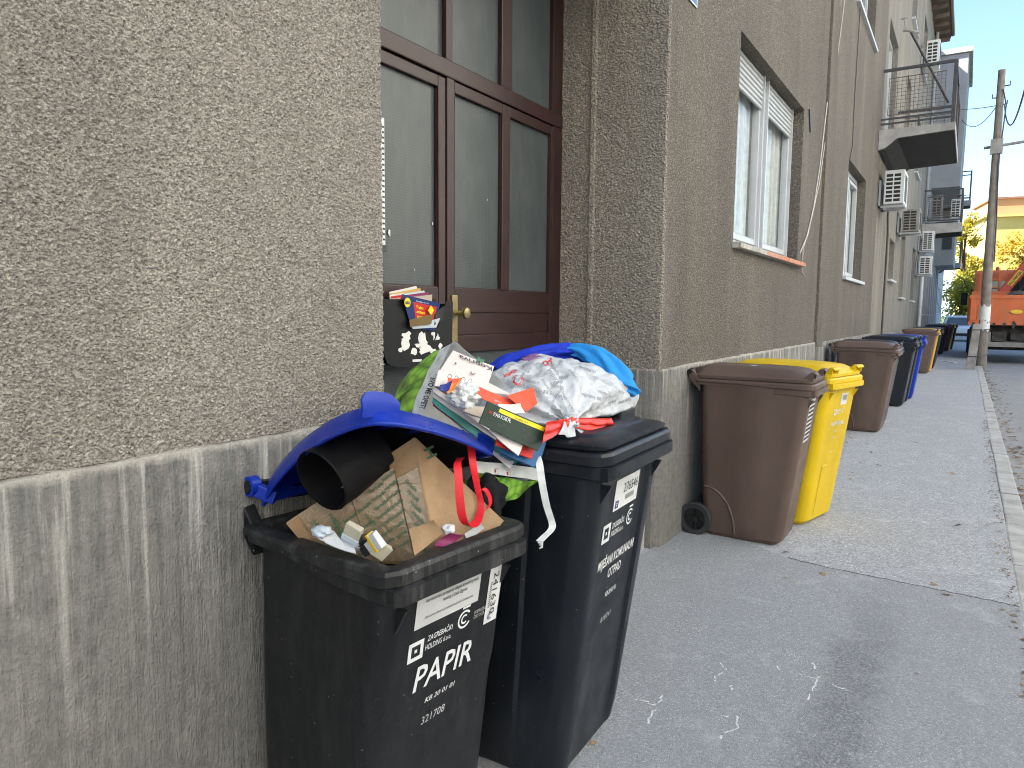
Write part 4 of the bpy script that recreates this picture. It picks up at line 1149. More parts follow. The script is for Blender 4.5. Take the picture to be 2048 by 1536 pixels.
q.box(.0, TW, -.055, -.021, 2.08, 2.205); q.box(.0, TW, -.055, -.021, 1.22, 1.34)
q.prism([(.04, -.021, 1.35), (.22, -.021, 1.35), (.16, -.021, 2.07), (.04, -.021, 2.07)], (0, -.034, 0))
q.prism([(.22, -.021, 1.35), (.40, -.021, 1.35), (.30, -.021, 1.9), (.26, -.021, 1.9)], (0, -.02, 0))
q.prism([(TW - .04, -.021, 1.35), (TW - .22, -.021, 1.35), (TW - .16, -.021, 2.07), (TW - .04, -.021, 2.07)][::-1], (0, -.034, 0))
q.build('tailgate_rib', M['orange'], tg, bevel=.008)
q = MB()
for k in range(9): q.box(.12 + k * .28, .2 + k * .28, -.075, -.056, 1.20, 1.30)
q.build('hinge_lug', M['chassis'], tg)
q = MB(); q.box(1.22, 1.28, -.09, -.056, 1.12, 1.36); q.build('latch', M['chassis'], tg)
q = MB()
q.add([(1.30 + .17 * math.cos(a * .5236), -.060, 1.66 + .07 * math.sin(a * .5236)) for a in range(12)], [tuple(range(12))]); q.build('emblem', M['yellow_sign'], tg, fix=False)
q = MB(); q.box(.55, .67, .4, 7.2, .70, 1.2); q.box(TW - .67, TW - .55, .4, 7.2, .70, 1.2); q.box(.2, TW - .2, .5, .62, .85, 1.1); q.build('chassis_frame', M['chassis'], truck)
q = MB(); q.box(.10, TW - .10, .10, .20, .50, .66); q.box(.58, .66, .1, .5, .64, 1.0); q.box(TW - .66, TW - .58, .1, .5, .64, 1.0); q.build('bumper', M['ac_grey'], truck, bevel=.01)
q = MB(); q.box(.14, TW - .14, .62, 4.6, .52, 1.235); q.build('undertray', M['chassis'], truck)
q = MB(); q.tube([(.3, 1.25, .5), (TW - .3, 1.25, .5)], .14, 10); q.build('axle', M['chassis'], truck)
q = MB(); q.box(.70, 1.10, .30, .45, .66, 1.0); q.box(1.2, 1.6, .25, .5, .74, .95); q.tube([(.75, .2, .72), (1.2, .18, .66), (1.7, .2, .74)], .03, 6); q.build('coupling', M['chassis'], truck)
q = MB(); q.box(.12, .52, .04, .10, .80, .98); q.build('lamp_housing', M['chassis'], truck)
for i, (a, mm) in enumerate(((.14, 'tail_red'), (.27, 'tail_amber'), (.38, 'tail_red'))):
    q = MB(); q.box(a, a + .11, .015, .039, .83, .95); q.build('tail_light', M[mm], truck)
q = MB(); q.box(.14, .50, .03, .06, .60, .74); q.build('number_plate', M['ac_white'], truck)
for (xx, yy) in ((.28, 1.25), (TW - .28, 1.25), (.24, 5.6), (TW - .24, 5.6)):
    q = MB(); q.lathe([(.28, -.24), (.46, -.24), (.51, -.19), (.51, .19), (.46, .24), (.28, .24)], (xx, yy, .50), (1, 0, 0), 26)
    wh = q.build('wheel', M['rubber'], truck, smooth=35)
    q = MB(); q.lathe([(0, -.12), (.16, -.12), (.27, -.2), (.285, .2), (.16, .12), (0, .12)], (xx, yy, .50), (1, 0, 0), 20); q.build('rim', M['chassis'], wh, smooth=35)
for xx in (.06, TW - .52):
    q = MB(); q.box(xx, xx + .46, .55, .58, .22, 1.15); q.build('mud_flap', M['rubber'], truck)
q = MB()
q.loft([[(x, 5.05, .75), (x, 6.9, .75), (x, 7.0, 1.6), (x, 6.85, 1.95), (x, 6.55, 3.22), (x, 5.15, 3.28), (x, 5.05, 3.18)] for x in (.12, .18, TW - .18, TW - .12)])
q.build('cab', M['orange'], truck, bevel=.04)
q = MB(); q.box(.55, TW - .55, 5.02, 5.045, 2.15, 2.85); q.build('rear_window', M['glass_dark'], truck)
q = MB()
for zz in (2.6, 2.9, 3.2): q.bar((.28, 4.75, zz), (.95, 4.75, zz), .05, .05)
for xx in (.30, .62, .93): q.bar((xx, 4.75, 1.3), (xx, 4.75, 3.25), .06, .06)
q.build('guard_frame', M['orange'], truck)
q = MB(); q.lathe([(.06, 0), (.06, .12), (.03, .17), (0, .17)], (.85, 5.6, 3.27), (0, 0, 1), 12); q.build('beacon', M['truck_red'], truck, smooth=40)
for s_ in (0,):
    q = MB(); q.box(-.30, -.08, 6.4, 6.46, 1.95, 2.45); q.bar((-.15, 6.42, 2.5), (.2, 6.5, 2.6), .03, .03); q.build('mirror', M['black'], truck, bevel=.02)
# folding crane between cab and body
ca, cb2 = at(1988, 606, Y=T0.y + 4.55) - T0, at(2085, 492, Y=T0.y + 4.55) - T0
q = MB(); q.bar(ca, cb2, .24, .30); q.build('crane_arm', M['truck_red'], truck, bevel=.02)
q = MB(); q.box(1.0, 1.5, 4.5, 4.9, 1.0, 2.0); q.build('crane_base', M['truck_red'], truck, bevel=.03)
d = (cb2 - ca).normalized(); up_ = Vector((-d.z, 0, d.x))
mid = ca.lerp(cb2, .32)
q = MB(); q.hexa([mid - up_ * .085 + Vector((0, -.124, 0)), mid - up_ * .085 + d * .62 + Vector((0, -.124, 0)), mid - up_ * .085 + d * .62 + Vector((0, -.128, 0)), mid - up_ * .085 + Vector((0, -.128, 0)),
                  mid + up_ * .085 + Vector((0, -.124, 0)), mid + up_ * .085 + d * .62 + Vector((0, -.124, 0)), mid + up_ * .085 + d * .62 + Vector((0, -.128, 0)), mid + up_ * .085 + Vector((0, -.128, 0))]); q.build('crane_sticker', M['yellow_sign'], truck)
letter('PALFINGER', mid - up_ * .045 + d * .03 + Vector((0, -.128, 0)), d, up_, .09, M['black'], truck, width=.56, bold=.02, lift=.004)
for k in range(7):
    off = -up_ * (.22 + .075 * k) + Vector((0, -.2 - .25 * (k % 3), 0))
    q = MB(); q.tube([ca + off + d * (.1 + .15 * k), cb2 + off], .05, 8); q.build('hydraulic_ram', M['black'], truck, smooth=50)
q = MB()
def heap(u, v):
    x = .10 + u * (TW - .2); y = .12 + v * 4.0
    hgt = math.exp(-((x - 1.35) / .5) ** 2) * .42 * math.exp(-((y - 1.0) / 1.3) ** 2)
    return (T0.x + x, T0.y + y, T0.z + 1.95 + hgt + .04 * mnoise.noise(Vector((x * 5, y * 5, 0))))
q.grid(heap, 40, 50)
ob = q.build('soil_heap', M['soil'], None, smooth=60, origin=(T0.x + 1.2, T0.y + 2, T0.z + 1.95), fix=False)
tag(ob, 'heap of dark soil showing over the truck tailgate', 'soil')

# ---------------------------------------------------------------- white car far down the pavement
M['car_white'] = plain('white_car_paint', (.70, .72, .74), .25, .03)
C0 = Vector((.30, 47.5, 0))
car = thing('parked_car', 'small white car facing the camera beyond the last bins', 'car', C0)
prof = [(0, .28), (-.05, .55), (0, .72), (.95, .88), (1.65, 1.38), (2.1, 1.47), (3.2, 1.44), (3.85, .98), (4.0, .85), (4.0, .30)]
q = MB(); secs = []
for x, sc_ in ((0, .93), (.06, 1), (.84, 1), (1.62, 1), (1.68, .93)):
    secs.append([(x + (.16 * (1 if x < .84 else -1 if x > .84 else 0) if z > 1.0 else 0), y, .28 + (z - .28) * sc_) for y, z in prof])
q.loft(secs); q.build('body', M['car_white'], car, smooth=35)
q = MB(); q.add([(.22, .98, .915), (1.46, .98, .915), (1.38, 1.58, 1.33), (.30, 1.58, 1.33)], [(0, 1, 2, 3)]); q.build('windscreen', M['glass_dark'], car)
for o_ in car.children:
    if o_.name.startswith('windscreen'): o_.location = (0, -.03, .03)
for xx in (.08, 1.28):
    q = MB(); q.box(xx, xx + .32, -.06, .01, .58, .70); q.build('headlight', M['ac_white'], car, bevel=.02)
for xx in (.08, 1.6):
    for yy in (.75, 3.2):
        q = MB(); q.lathe([(.18, -.1), (.29, -.1), (.30, .1), (.18, .1)], (xx, yy, .30), (1, 0, 0), 18); wh = q.build('wheel', M['rubber'], car, smooth=35)
q = MB(); q.box(.3, 1.38, -.07, -.02, .33, .48); q.build('grille', M['black'], car)

# ---------------------------------------------------------------- trees and the yellow building
def leaf_mat(name, a, c):
    m, t, b, o = nmat(name)
    p = pos_node(t); n = tnoise(t, p, 1.3, 4, .6)
    oi = N(t, 'ShaderNodeTexWhiteNoise'); g = N(t, 'ShaderNodeNewGeometry')
    v = N(t, 'ShaderNodeTexVoronoi'); v.inputs['Scale'].default_value = 7; t.links.new(p, v.inputs['Vector'])
    sp = N(t, 'ShaderNodeSeparateColor'); t.links.new(v.outputs['Color'], sp.inputs[0])
    f = math_(t, 'ADD', math_(t, 'MULTIPLY', n, .6), math_(t, 'MULTIPLY', sp.outputs[0], .4))
    t.links.new(ramp(t, f, [(.25, a), (.7, c)]), b.inputs['Base Color'])
    b.inputs['Roughness'].default_value = .6
    b.inputs['Transmission Weight'].default_value = 0
    tr = N(t, 'ShaderNodeBsdfTranslucent'); tr.inputs[0].default_value = (*[min(1, x * 1.3) for x in c], 1)
    ms = N(t, 'ShaderNodeMixShader'); ms.inputs[0].default_value = .35
    t.links.new(b.outputs[0], ms.inputs[1]); t.links.new(tr.outputs[0], ms.inputs[2]); t.links.new(ms.outputs[0], o.inputs[0])
    return m
M['leaf_yellow'] = leaf_mat('yellow_foliage', (.14, .16, .02), (.42, .33, .03))
M['leaf_green'] = leaf_mat('yellow_green_foliage', (.07, .11, .015), (.27, .27, .03))
M['leaf_orange'] = leaf_mat('orange_foliage', (.26, .17, .02), (.52, .36, .04))
M['bark'] = plain('bark', (.07, .055, .045), .9, .3, 6, .5, 30)
def tree(label, base, h, rx, rz, cz, mat, n=2600, seed=1, leafs=.22, clumps=26):
    r = random.Random(seed); base = Vector(base)
    t = thing('deciduous_tree', label, 'tree', base)
    q = MB(); q.tube([(0, 0, -.3), (.1, 0, h * .3), (.05, .1, h * .6), (0, 0, h * .85)], [.22, .17, .11, .04], 8)
    cc = []
    for k in range(clumps):
        a = r.uniform(0, 6.283); e = r.uniform(-1, 1); rr = r.uniform(.35, 1.0)
        c = Vector((math.cos(a) * math.sqrt(1 - e * e) * rx * rr, math.sin(a) * math.sqrt(1 - e * e) * rx * rr, cz + e * rz * rr)); cc.append((c, r.uniform(.28, .5) * min(rx, rz) * .75))
        if k % 2 == 0:
            q.tube([(0, 0, max(h * .25, c.z - rz * .7)), (c.x * .5, c.y * .5, c.z - .3), tuple(c)], [.07, .04, .012], 5)
    q.build('trunk', M['bark'], t, smooth=60)
    g = MB()
    for k in range(n):
        c, s_ = cc[k % len(cc)]
        d = Vector((r.gauss(0, 1), r.gauss(0, 1), r.gauss(0, 1))).normalized() * s_ * r.uniform(.5, 1.15)
        p_ = c + d
        nrm = Vector((r.gauss(0, 1), r.gauss(0, 1), r.gauss(0, 1) + .6)).normalized(); a = nrm.orthogonal().normalized(); b2 = nrm.cross(a)
        L_ = leafs * r.uniform(.6, 1.3)
        g.add([p_ - a * L_ * .5, p_ + b2 * L_ * .34, p_ + a * L_ * .5, p_ - b2 * L_ * .34], [(0, 1, 2, 3)])
    ob = g.build('crown', mat, t, fix=False); ob['kind'] = 'stuff'
    return t
tree('tall slender yellow-green tree rising behind the end of the row', (1.0, 66, -.2), 9.5, 1.5, 3.6, 6.0, M['leaf_yellow'], 3000, 3)
tree('low dense yellow-green tree filling the gap above the white car', (1.2, 62, -.2), 5.0, 2.0, 2.2, 2.6, M['leaf_green'], 3600, 5)
tree('yellow tree between the truck mirror and the hill', (2.4, 70, -.2), 6.6, 1.7, 2.0, 4.4, M['leaf_yellow'], 2400, 8)
tree('orange-tinged tree above the truck cab, before the yellow building', (5.2, 62, -.2), 8.3, 2.3, 2.0, 6.2, M['leaf_orange'], 3200, 11)
tree('broad golden tree behind the truck, lower than the orange one', (3.8, 64, -.2), 6.0, 2.2, 1.9, 4.0, M['leaf_yellow'], 2600, 13)
M['yellow_wall'] = plain('yellow_render', (.50, .37, .12), .9, .06, .6, .1, 10)
M['orange_wall'] = plain('orange_render', (.46, .24, .12), .9, .06, .6)
YB = at(1974, 435, Y=92)
yb = thing('yellow_building', 'tall plain yellow building with orange roof storey behind the pole', 'building', (YB.x, YB.y, -.3), R(12))
q = MB(); q.box(0, 14, 0, 12, 0, YB.z + .3); q.build('wall', M['yellow_wall'], yb)
q = MB(); q.box(-.35, 14.3, -.35, 12.3, YB.z + .301, YB.z + .55); q.build('cornice', M['yellow_wall'], yb)
q = MB(); q.box(.7, 6, 1.0, 9, YB.z + .55, YB.z + 2.3); q.build('roof_storey', M['orange_wall'], yb)
q = MB(); q.box(.5, 6.2, .8, 9.2, YB.z + 2.31, YB.z + 2.5); q.build('roof', M['roof'], yb)
M['hill'] = plain('hazed_hill', (.20, .24, .27), .95, .15, .004)  # distance haze put into the colour as a pale blue-grey
q = MB()
q.grid(lambda u, v: (-900 + 2400 * u, 1900 + 500 * v, -2 + max(0, (155 + 75 * mnoise.noise(Vector((u * 5, .7, 0))) + 22 * mnoise.noise(Vector((u * 17, 2.7, 0)))) * math.sin(min(1, v * 1.25) * math.pi / 2))), 90, 10)
tag(q.build('hills', M['hill'], None, smooth=60, fix=False), kind='structure')
# a pale batten lying across the pavement
a, c = at(1877, 721, Z=.012), at(1911, 725, Z=.012)
q = MB(); q.bar(a, c, .10, .02); ob = q.build('batten', M['paper'], None, origin=(a + c) / 2); tag(ob, 'flat white strip lying across the pavement beside the far bins', 'board')

# ---------------------------------------------------------------- fallen leaves
M['dry_leaf'] = plain('dry_leaf', (.30, .20, .09), .8, .3, 60)
M['dry_leaf_dark'] = plain('dark_dry_leaf', (.13, .075, .045), .8, .3, 60)
lm = []
for sd_ in range(4):
    r = random.Random(sd_ + 40); q = MB(); n = 9
    L_ = 1.0
    up_e = [(-.5 + k / (n - 1), .26 * math.sin(math.pi * k / (n - 1)) * r.uniform(.7, 1.2), .12 * r.uniform(.2, 1)) for k in range(n)]
    dn_e = [(x, -abs(y) * r.uniform(.7, 1.2), .12 * r.uniform(.2, 1)) for x, y, z in up_e]
    mid_ = [(x, 0, .03) for x, y, z in up_e]
    q.add(up_e + mid_ + dn_e, [(k, k + 1, n + k + 1, n + k) for k in range(n - 1)] + [(n + k, n + k + 1, 2 * n + k + 1, 2 * n + k) for k in range(n - 1)])
    q.tube([(-.5, 0, .03), (-.72, .04, .05)], .015, 4)
    o = q.build('fallen_leaf', M['dry_leaf'] if sd_ % 2 == 0 else M['dry_leaf_dark'], None, fix=False); lm.append(o.data); bpy.data.objects.remove(o)
def fallen(px, py, size, label, group=None, z=.006, m=None):
    o = bpy.data.objects.new('fallen_leaf', lm[rnd.randrange(4) if m is None else m]); COL.objects.link(o)
    o.location = at(px, py, Z=z) if py is not None else px; o.scale = (size,) * 3; o.rotation_euler = (rnd.uniform(-.2, .2), rnd.uniform(-.2, .2), rnd.uniform(0, 6.28))
    tag(o, label, 'leaf', group); return o
fallen(1646, 1148, .055, 'curled pale leaf lying on the seam of the smooth asphalt', m=0)
fallen(1573, 1156, .03, 'tiny leaf left of the curled one on the smooth asphalt', m=2)
fallen(1917, 1050, .06, 'brown curled leaf alone on the stony pavement near the kerb', m=1)
fallen(1905, 947, .07, 'pale leaf farther along the stony pavement, right of the yellow bin', m=0)
fallen(1700, 875, .075, 'pale yellow leaf at the foot of the second brown bin', m=0)
fallen(1677, 918, .06, 'leaf lying beside the yellow bin edge', m=2)
fallen(1186, 1487, .035, 'small pale leaf scrap against the foot of the tall dark bin', m=0)
for px, py in ((1693, 885), (1735, 888), (1720, 925), (1705, 945), (1775, 905), (1757, 930), (1742, 905), (1820, 842), (1850, 800), (1925, 770), (1868, 860), (1572, 1104), (1868, 1168), (1893, 1190), (1700, 958), (1685, 868), (1830, 885)):
    fallen(px, py, rnd.uniform(.03, .055), 'small dry leaf scattered on the stony pavement', 'scattered pavement leaves')
q = MB(); r = random.Random(77)
for k in range(520):
    y = 3 + 24 * r.random() ** 1.3; x = KX + .14 + abs(r.gauss(0, .12)); s_ = r.uniform(.02, .045); a = r.uniform(0, 6.28)
    c_, s2 = math.cos(a) * s_, math.sin(a) * s_; z = -.113 + r.uniform(.0, .012)
    q.cur = k % 2
    q.add([(x - c_, y - s2, z), (x + s2 * .5, y - c_ * .5, z + .006), (x + c_, y + s2, z + .003), (x - s2 * .5, y + c_ * .5, z + .008)], [(0, 1, 2, 3)])
for k in range(160):
    y = 3.2 + 9 * r.random(); x = KX - .01 - abs(r.gauss(0, .03)); s_ = r.uniform(.008, .022); a = r.uniform(0, 6.28)
    c_, s2 = math.cos(a) * s_, math.sin(a) * s_; z = .007
    q.cur = k % 2
    q.add([(x - c_, y - s2, z), (x + s2 * .5, y - c_ * .5, z + .004), (x + c_, y + s2, z + .002), (x - s2 * .5, y + c_ * .5, z + .005)], [(0, 1, 2, 3)])
ob = q.build('leaf_litter', [M['dry_leaf'], M['dry_leaf_dark']], None, fix=False); tag(ob, 'dry leaf litter gathered along the kerb and gutter', 'leaves', kind='stuff')
# ---------------------------------------------------------------- soft and thin things: helpers
from mathutils.bvhtree import BVHTree
def shell(P, th, mb=None):
    """closed thin shell over a grid of points P[j][i]"""
    mb = mb or MB(); nv, nu = len(P), len(P[0])
    def nrm(j, i):
        a = P[j][min(i + 1, nu - 1)] - P[j][max(i - 1, 0)]; b2 = P[min(j + 1, nv - 1)][i] - P[max(j - 1, 0)][i]
        c = a.cross(b2); return c.normalized() if c.length > 1e-12 else Vector((0, 0, 1))
    top = [P[j][i] for j in range(nv) for i in range(nu)]
    bot = [P[j][i] - nrm(j, i) * th for j in range(nv) for i in range(nu)]
    n = nu * nv; F = []
    for j in range(nv - 1):
        for i in range(nu - 1):
            a = j * nu + i; F.append((a, a + 1, a + nu + 1, a + nu)); F.append((n + a, n + a + nu, n + a + nu + 1, n + a + 1))
    for i in range(nu - 1):
        F.append((i, n + i, n + i + 1, i + 1)); a = (nv - 1) * nu + i; F.append((a, a + 1, n + a + 1, n + a))
    for j in range(nv - 1):
        a = j * nu; F.append((a, a + nu, n + a + nu, n + a)); a = j * nu + nu - 1; F.append((a, n + a, n + a + nu, a + nu))
    return mb.add(top + bot, F)
def bil(c, nu=10, nv=8, bend=0.0, wr=0.0, seed=0, sbend=0.0):
    A, B_, C_, D_ = [Vector(p) for p in c]     # A B along the top, D C along the foot
    n = (B_ - A).cross(D_ - A).normalized(); G = []
    for j in range(nv + 1):
        v = j / nv; row = []
        for i in range(nu + 1):
            u = i / nu
            p_ = A.lerp(B_, u).lerp(D_.lerp(C_, u), v)
            w_ = bend * math.sin(math.pi * u) + sbend * math.sin(math.pi * v)
            if wr: w_ += wr * mnoise.noise(Vector((p_.x * 22 + seed, p_.y * 22, p_.z * 22))) 
            row.append(p_ + n * w_)
        G.append(row)
    return G
def sheet(name, label, cat, corners, mat, th=.0016, bend=0.0, wr=0.0, seed=0, group=None, sbend=0.0, parent=None, nu=10, nv=8):
    G = bil(corners, nu, nv, bend, wr, seed, sbend)
    low = min((p for r_ in G for p in r_), key=lambda p: p.z)
    ob = shell(G, th).build(name, mat, parent, smooth=40, origin=low if parent is None else None, fix=False)
    if parent is None: tag(ob, label, cat, group)
    return ob, G
def pts(lst): return [at(px, py, X=x) for px, py, x in lst]
def rel(ob): return Vector(ob.location)
def print_on(ob, body, A, right, up, h, mat, **kw):
    """flat lettering as a part of a thin thing whose mesh was shifted to its own origin"""
    return letter(body, Vector(A) - rel(ob), right, up, h, mat, ob, **kw)
def ribbon_strip(path, wvec, width, th=.0012):
    path = [Vector(p) for p in path]
    # smooth the path
    D = []
    for i in range(len(path) - 1):
        p0, p1, p2, p3 = path[max(i - 1, 0)], path[i], path[i + 1], path[min(i + 2, len(path) - 1)]
        for k in range(7):
            s_ = k / 7
            D.append(.5 * ((2 * p1) + (p2 - p0) * s_ + (2 * p0 - 5 * p1 + 4 * p2 - p3) * s_ * s_ + (3 * p1 - p0 - 3 * p2 + p3) * s_ ** 3))
    D.append(path[-1])
    G = []
    for i, p in enumerate(D):
        w_ = wvec(i / (len(D) - 1)).normalized() * width / 2 if callable(wvec) else Vector(wvec).normalized() * width / 2
        G.append([p - w_, p - w_ * .33, p + w_ * .33, p + w_])
    return shell(G, th)
def colour(name, c, rough=.6, var=.08, bmp=.0, spec=.25, **k): return plain(name, c, rough, var, 18, bmp, 40, spec=spec, **k)

def film(name, c, rough=.36):
    """thin crinkled plastic: creases from cell edges, some light coming through"""
    m, t, b, o = nmat(name); p = pos_node(t)
    t.links.new(ramp(t, tnoise(t, p, 20, 3), [(.3, [x * .93 for x in c]), (.7, [min(1, x * 1.05) for x in c])]), b.inputs['Base Color'])
    b.inputs['Roughness'].default_value = rough; b.inputs['Specular IOR Level'].default_value = .45
    wv = N(t, 'ShaderNodeTexNoise'); wv.inputs['Scale'].default_value = 9; t.links.new(p, wv.inputs['Vector'])
    ad = N(t, 'ShaderNodeVectorMath', operation='MULTIPLY_ADD'); t.links.new(wv.outputs['Color'], ad.inputs[0]); ad.inputs[1].default_value = (.05, .05, .05); t.links.new(p, ad.inputs[2])
    hs = []
    for sc_v in (24, 60):
        v = N(t, 'ShaderNodeTexVoronoi'); v.inputs['Scale'].default_value = sc_v; t.links.new(ad.outputs[0], v.inputs['Vector']); hs.append(v.outputs['Distance'])
    h = math_(t, 'ADD', math_(t, 'MULTIPLY', hs[0], 1.0), math_(t, 'MULTIPLY', hs[1], .45))
    bump(t, b, h, .55, .012)
    tr = N(t, 'ShaderNodeBsdfTranslucent'); tr.inputs[0].default_value = (*c, 1)
    ms = N(t, 'ShaderNodeMixShader'); ms.inputs[0].default_value = .22
    t.links.new(b.outputs[0], ms.inputs[1]); t.links.new(tr.outputs[0], ms.inputs[2]); t.links.new(ms.outputs[0], o.inputs[0])
    return m

# ---------------------------------------------------------------- the open blue lid of the paper bin
b1 = bpy.data.objects.new('probe', None); b1.location = B1.location; b1.rotation_euler = B1.rotation_euler
mat1 = Matrix.Translation(B1.location) @ B1.rotation_euler.to_matrix().to_4x4()
inv1 = mat1.inverted()
bpy.data.objects.remove(b1)
HL, HR = at(520, 985, X=.035), Vector((.055, 1.575, .965))
FL, FR = at(741, 820, X=.545), at(998, 902, X=.535)
def lid_pt(u, v):
    p_ = HL.lerp(HR, u).lerp(FL.lerp(FR, u), v)
    n = (FL - HL).cross(HR - HL).normalized(); n = n if n.z > 0 else -n
    bu = max(0.0, 4 * u * (1 - u)); bv = max(0.0, 4 * v * (1 - v))
    # rounded plan at the corners
    return p_ + n * (.045 * bv ** .8 + .030 * bu ** .7 * (.35 + .65 * v)), n
ul = [0, .015, .05, .1, .18, .28, .4, .5, .6, .72, .82, .9, .95, .985, 1]
G = []
for j, v in enumerate([0, .02, .06, .12, .2, .3, .42, .54, .66, .76, .85, .91, .95, .98, 1]):
    row = []
    for i, u in enumerate(ul):
        # draw the corners in so that the lid's plan is round-cornered
        cu = max(0, (abs(u - .5) - .38) / .12); cv = max(0, (v - .80) / .20); k_ = cu * cv
        uu = .5 + (u - .5) * (1 - .06 * k_ * cv); vv = v - .085 * k_ * cu
        p_, n = lid_pt(uu, vv)
        lip = max(0, (abs(u - .5) - .47) / .03, (v - .95) / .05, (.03 - v) / .03 if v < .03 else 0)
        row.append(inv1 @ (p_ - n * .034 * min(1, lip)))
    G.append(row)
lid1 = shell(G, .004).build('lid', M['bin_blue'], B1, smooth=50, fix=False)
g = MB(); g.tube([r_[0] for r_ in G] + G[-1][1:] + [r_[-1] for r_ in G[::-1]][1:], .0055, 8); g.build('edge_bead', M['bin_blue'], lid1, smooth=60)
for k in (3, 6, 8, 11):      # stiffening ribs on the underside
    g = MB(); P = [[G[j][k] - (inv1.to_3x3() @ Vector((-.46, 0, .88))) * d_ for j in range(2, 13)] for d_ in (.002, .016)]; shell(P, .003, g); g.build('rib', M['bin_blue'], lid1, fix=False)
for (u0, u1, dz, fw) in ((-.02, .24, .030, .020), (.86, .99, .014, .02)):
    P = []
    for j in range(5):
        row = []
        for i in range(7):
            u = u0 + (u1 - u0) * i / 6; e = 1 - abs(i / 3 - 1) ** 6 * .35
            p_, n = lid_pt(u, .955)
            fwd = (FL - HL).normalized()
            row.append(inv1 @ (p_ + n * (-.02 + (dz + .02) * (j / 4) * e) + fwd * fw * math.sin(j / 4 * 1.5)))
        P.append(row)
    shell(P, .004).build('grip', M['bin_blue'], lid1, smooth=50, fix=False)
g = MB(); hl = inv1 @ at(505, 972, X=.03)
g.lathe([(.026, -.012), (.026, .014), (.019, .016), (.019, .004), (0, .004)], hl, (0, -1, 0), 20); g.build('hinge_eye', M['bin_blue'], lid1, smooth=40)
g = MB(); g.lathe([(.016, 0), (.016, .015), (.012, .017), (0, .017)], hl, (0, -1, 0), 16); g.build('hinge_pin', M['bin_dark'], lid1, smooth=40)
g = MB(); g.bar(hl + Vector((.012, .004, -.008)), inv1 @ at(552, 995, X=.085), .022, .034); g.build('hinge_arm', M['bin_blue'], lid1, bevel=.003)
g = MB(); g.bar(hl, inv1 @ HR, .024, .024); g.build('hinge_bar', M['bin_dark'], lid1)

# ---------------------------------------------------------------- rubbish in the paper bin
M['black_card'] = colour('black_card', (.006, .006, .007), .6, .2, .15, .15)
M['black_film'] = colour('black_film', (.012, .012, .013), .30, .2, .1)
lens = lambda v: (MW @ Vector(v)).normalized()
c0 = at(641, 963, X=.335); ax = lens((.55, -.42, .72)); e1 = lens((.61, .79, 0)); e1 = (e1 - ax * e1.dot(ax)).normalized(); e2 = ax.cross(e1)
secs = []
TS = .98
for k, (l, ra, rb, ox) in enumerate(((0, .077, .079, 0), (.004, .0795, .081, 0), (.008, .078, .080, 0), (.05, .078, .079, 0), (.10, .077, .074, 0), (.135, .074, .062, .006), (.165, .072, .044, .012), (.20, .070, .030, .016))):
    ring = []; ra *= TS; rb *= TS
    for i in range(40):
        a = 2 * math.pi * i / 40
        wr = .006 * (l / .2) * (math.sin(a * 5 + l * 40) + .6 * math.sin(a * 9 + 1)) 
        ring.append(c0 + ax * l + e1 * (ra + wr) * math.cos(a) + e2 * ((rb + wr) * math.sin(a) + ox))
    secs.append(ring)
q = MB(); q.loft(secs, cap0=False, cap1=True)
inner = [[c0 + ax * l + (p_ - (c0 + ax * l0)) * .975 for p_ in s_] for (l, l0, s_) in ((.0005, 0, secs[0]), (.08, .05, secs[3]), (.17, .135, secs[5]))]
q.loft([secs[0]] + inner, cap0=False, cap1=True)
ob = q.build('black_tube', M['black_card'], None, smooth=35, origin=c0, fix=False); tag(ob, 'open black card tube with crumpled end under the blue lid', 'tube')
A, B_, C_, D_ = at(722, 866, X=.33), at(948, 872, X=.47), at(952, 930, X=.45), at(720, 990, X=.22)
sheet('card_sheet', 'flat black card sheet standing behind the cardboard box', 'card', (A, B_, C_, D_), M['black_card'], .003, .02)
# torn pale edge of that sheet
# cardboard box printed all over
def cardboard():
    m, t, b, o = nmat('brown_cardboard')
    p = pos_node(t)
    c = ramp(t, tnoise(t, p, 16, 5, .6), [(.3, (.26, .165, .085)), (.7, (.36, .235, .130))])
    c = mix(t, ramp(t, tnoise(t, p, 7, 4, .6), [(.5, 0.0), (.75, .35)]), c, (.22, .14, .08))
    t.links.new(c, b.inputs['Base Color']); b.inputs['Roughness'].default_value = .75
    bump(t, b, math_(t, 'ADD', tnoise(t, p, 26, 4), math_(t, 'MULTIPLY', tnoise(t, p, 140, 2), .3)), .5, .006)
    return m
M['card'] = cardboard()
def tape():
    m, t, b, o = nmat('printed_tape_film')
    p = pos_node(t)
    c = ramp(t, tnoise(t, p, 12, 4), [(.3, (.205, .150, .095)), (.7, (.275, .205, .135))])
    cr = N(t, 'ShaderNodeTexNoise'); cr.inputs['Scale'].default_value = 14; cr.inputs['Distortion'].default_value = 2.5; cr.inputs['Detail'].default_value = 1; t.links.new(p, cr.inputs['Vector'])
    c = mix(t, ramp(t, cr.outputs['Fac'], [(.487, 0.0), (.50, .45), (.513, 0.0)]), c, (.50, .42, .32))
    t.links.new(c, b.inputs['Base Color']); b.inputs['Roughness'].default_value = .28
    bump(t, b, cr.outputs['Fac'], .5, .008)
    return m
M['tape'] = tape()
M['print_green'] = plain('green_print', (.035, .10, .045), .6, .1, 30)
T_, L_, Bt = at(830, 872, X=.42), at(564, 1046, X=.20), at(885, 1088, X=.53)
R_ = at(1014, 1046, X=.565)
L_ = at(570, 1046, X=.215)
Lb, Tb, Rb = L_ + Vector((.035, .075, -.12)), Bt + Vector((-.012, .004, -.05)), R_ + Vector((-.05, -.05, -.09))
Kt = Vector((.16, 1.50, 1.02)); Kb = Vector((.17, 1.46, .84))
dn = Bt - T_
q = MB(); q.hexa([Lb, Tb, Rb, Kb, L_, T_, R_, Kt])
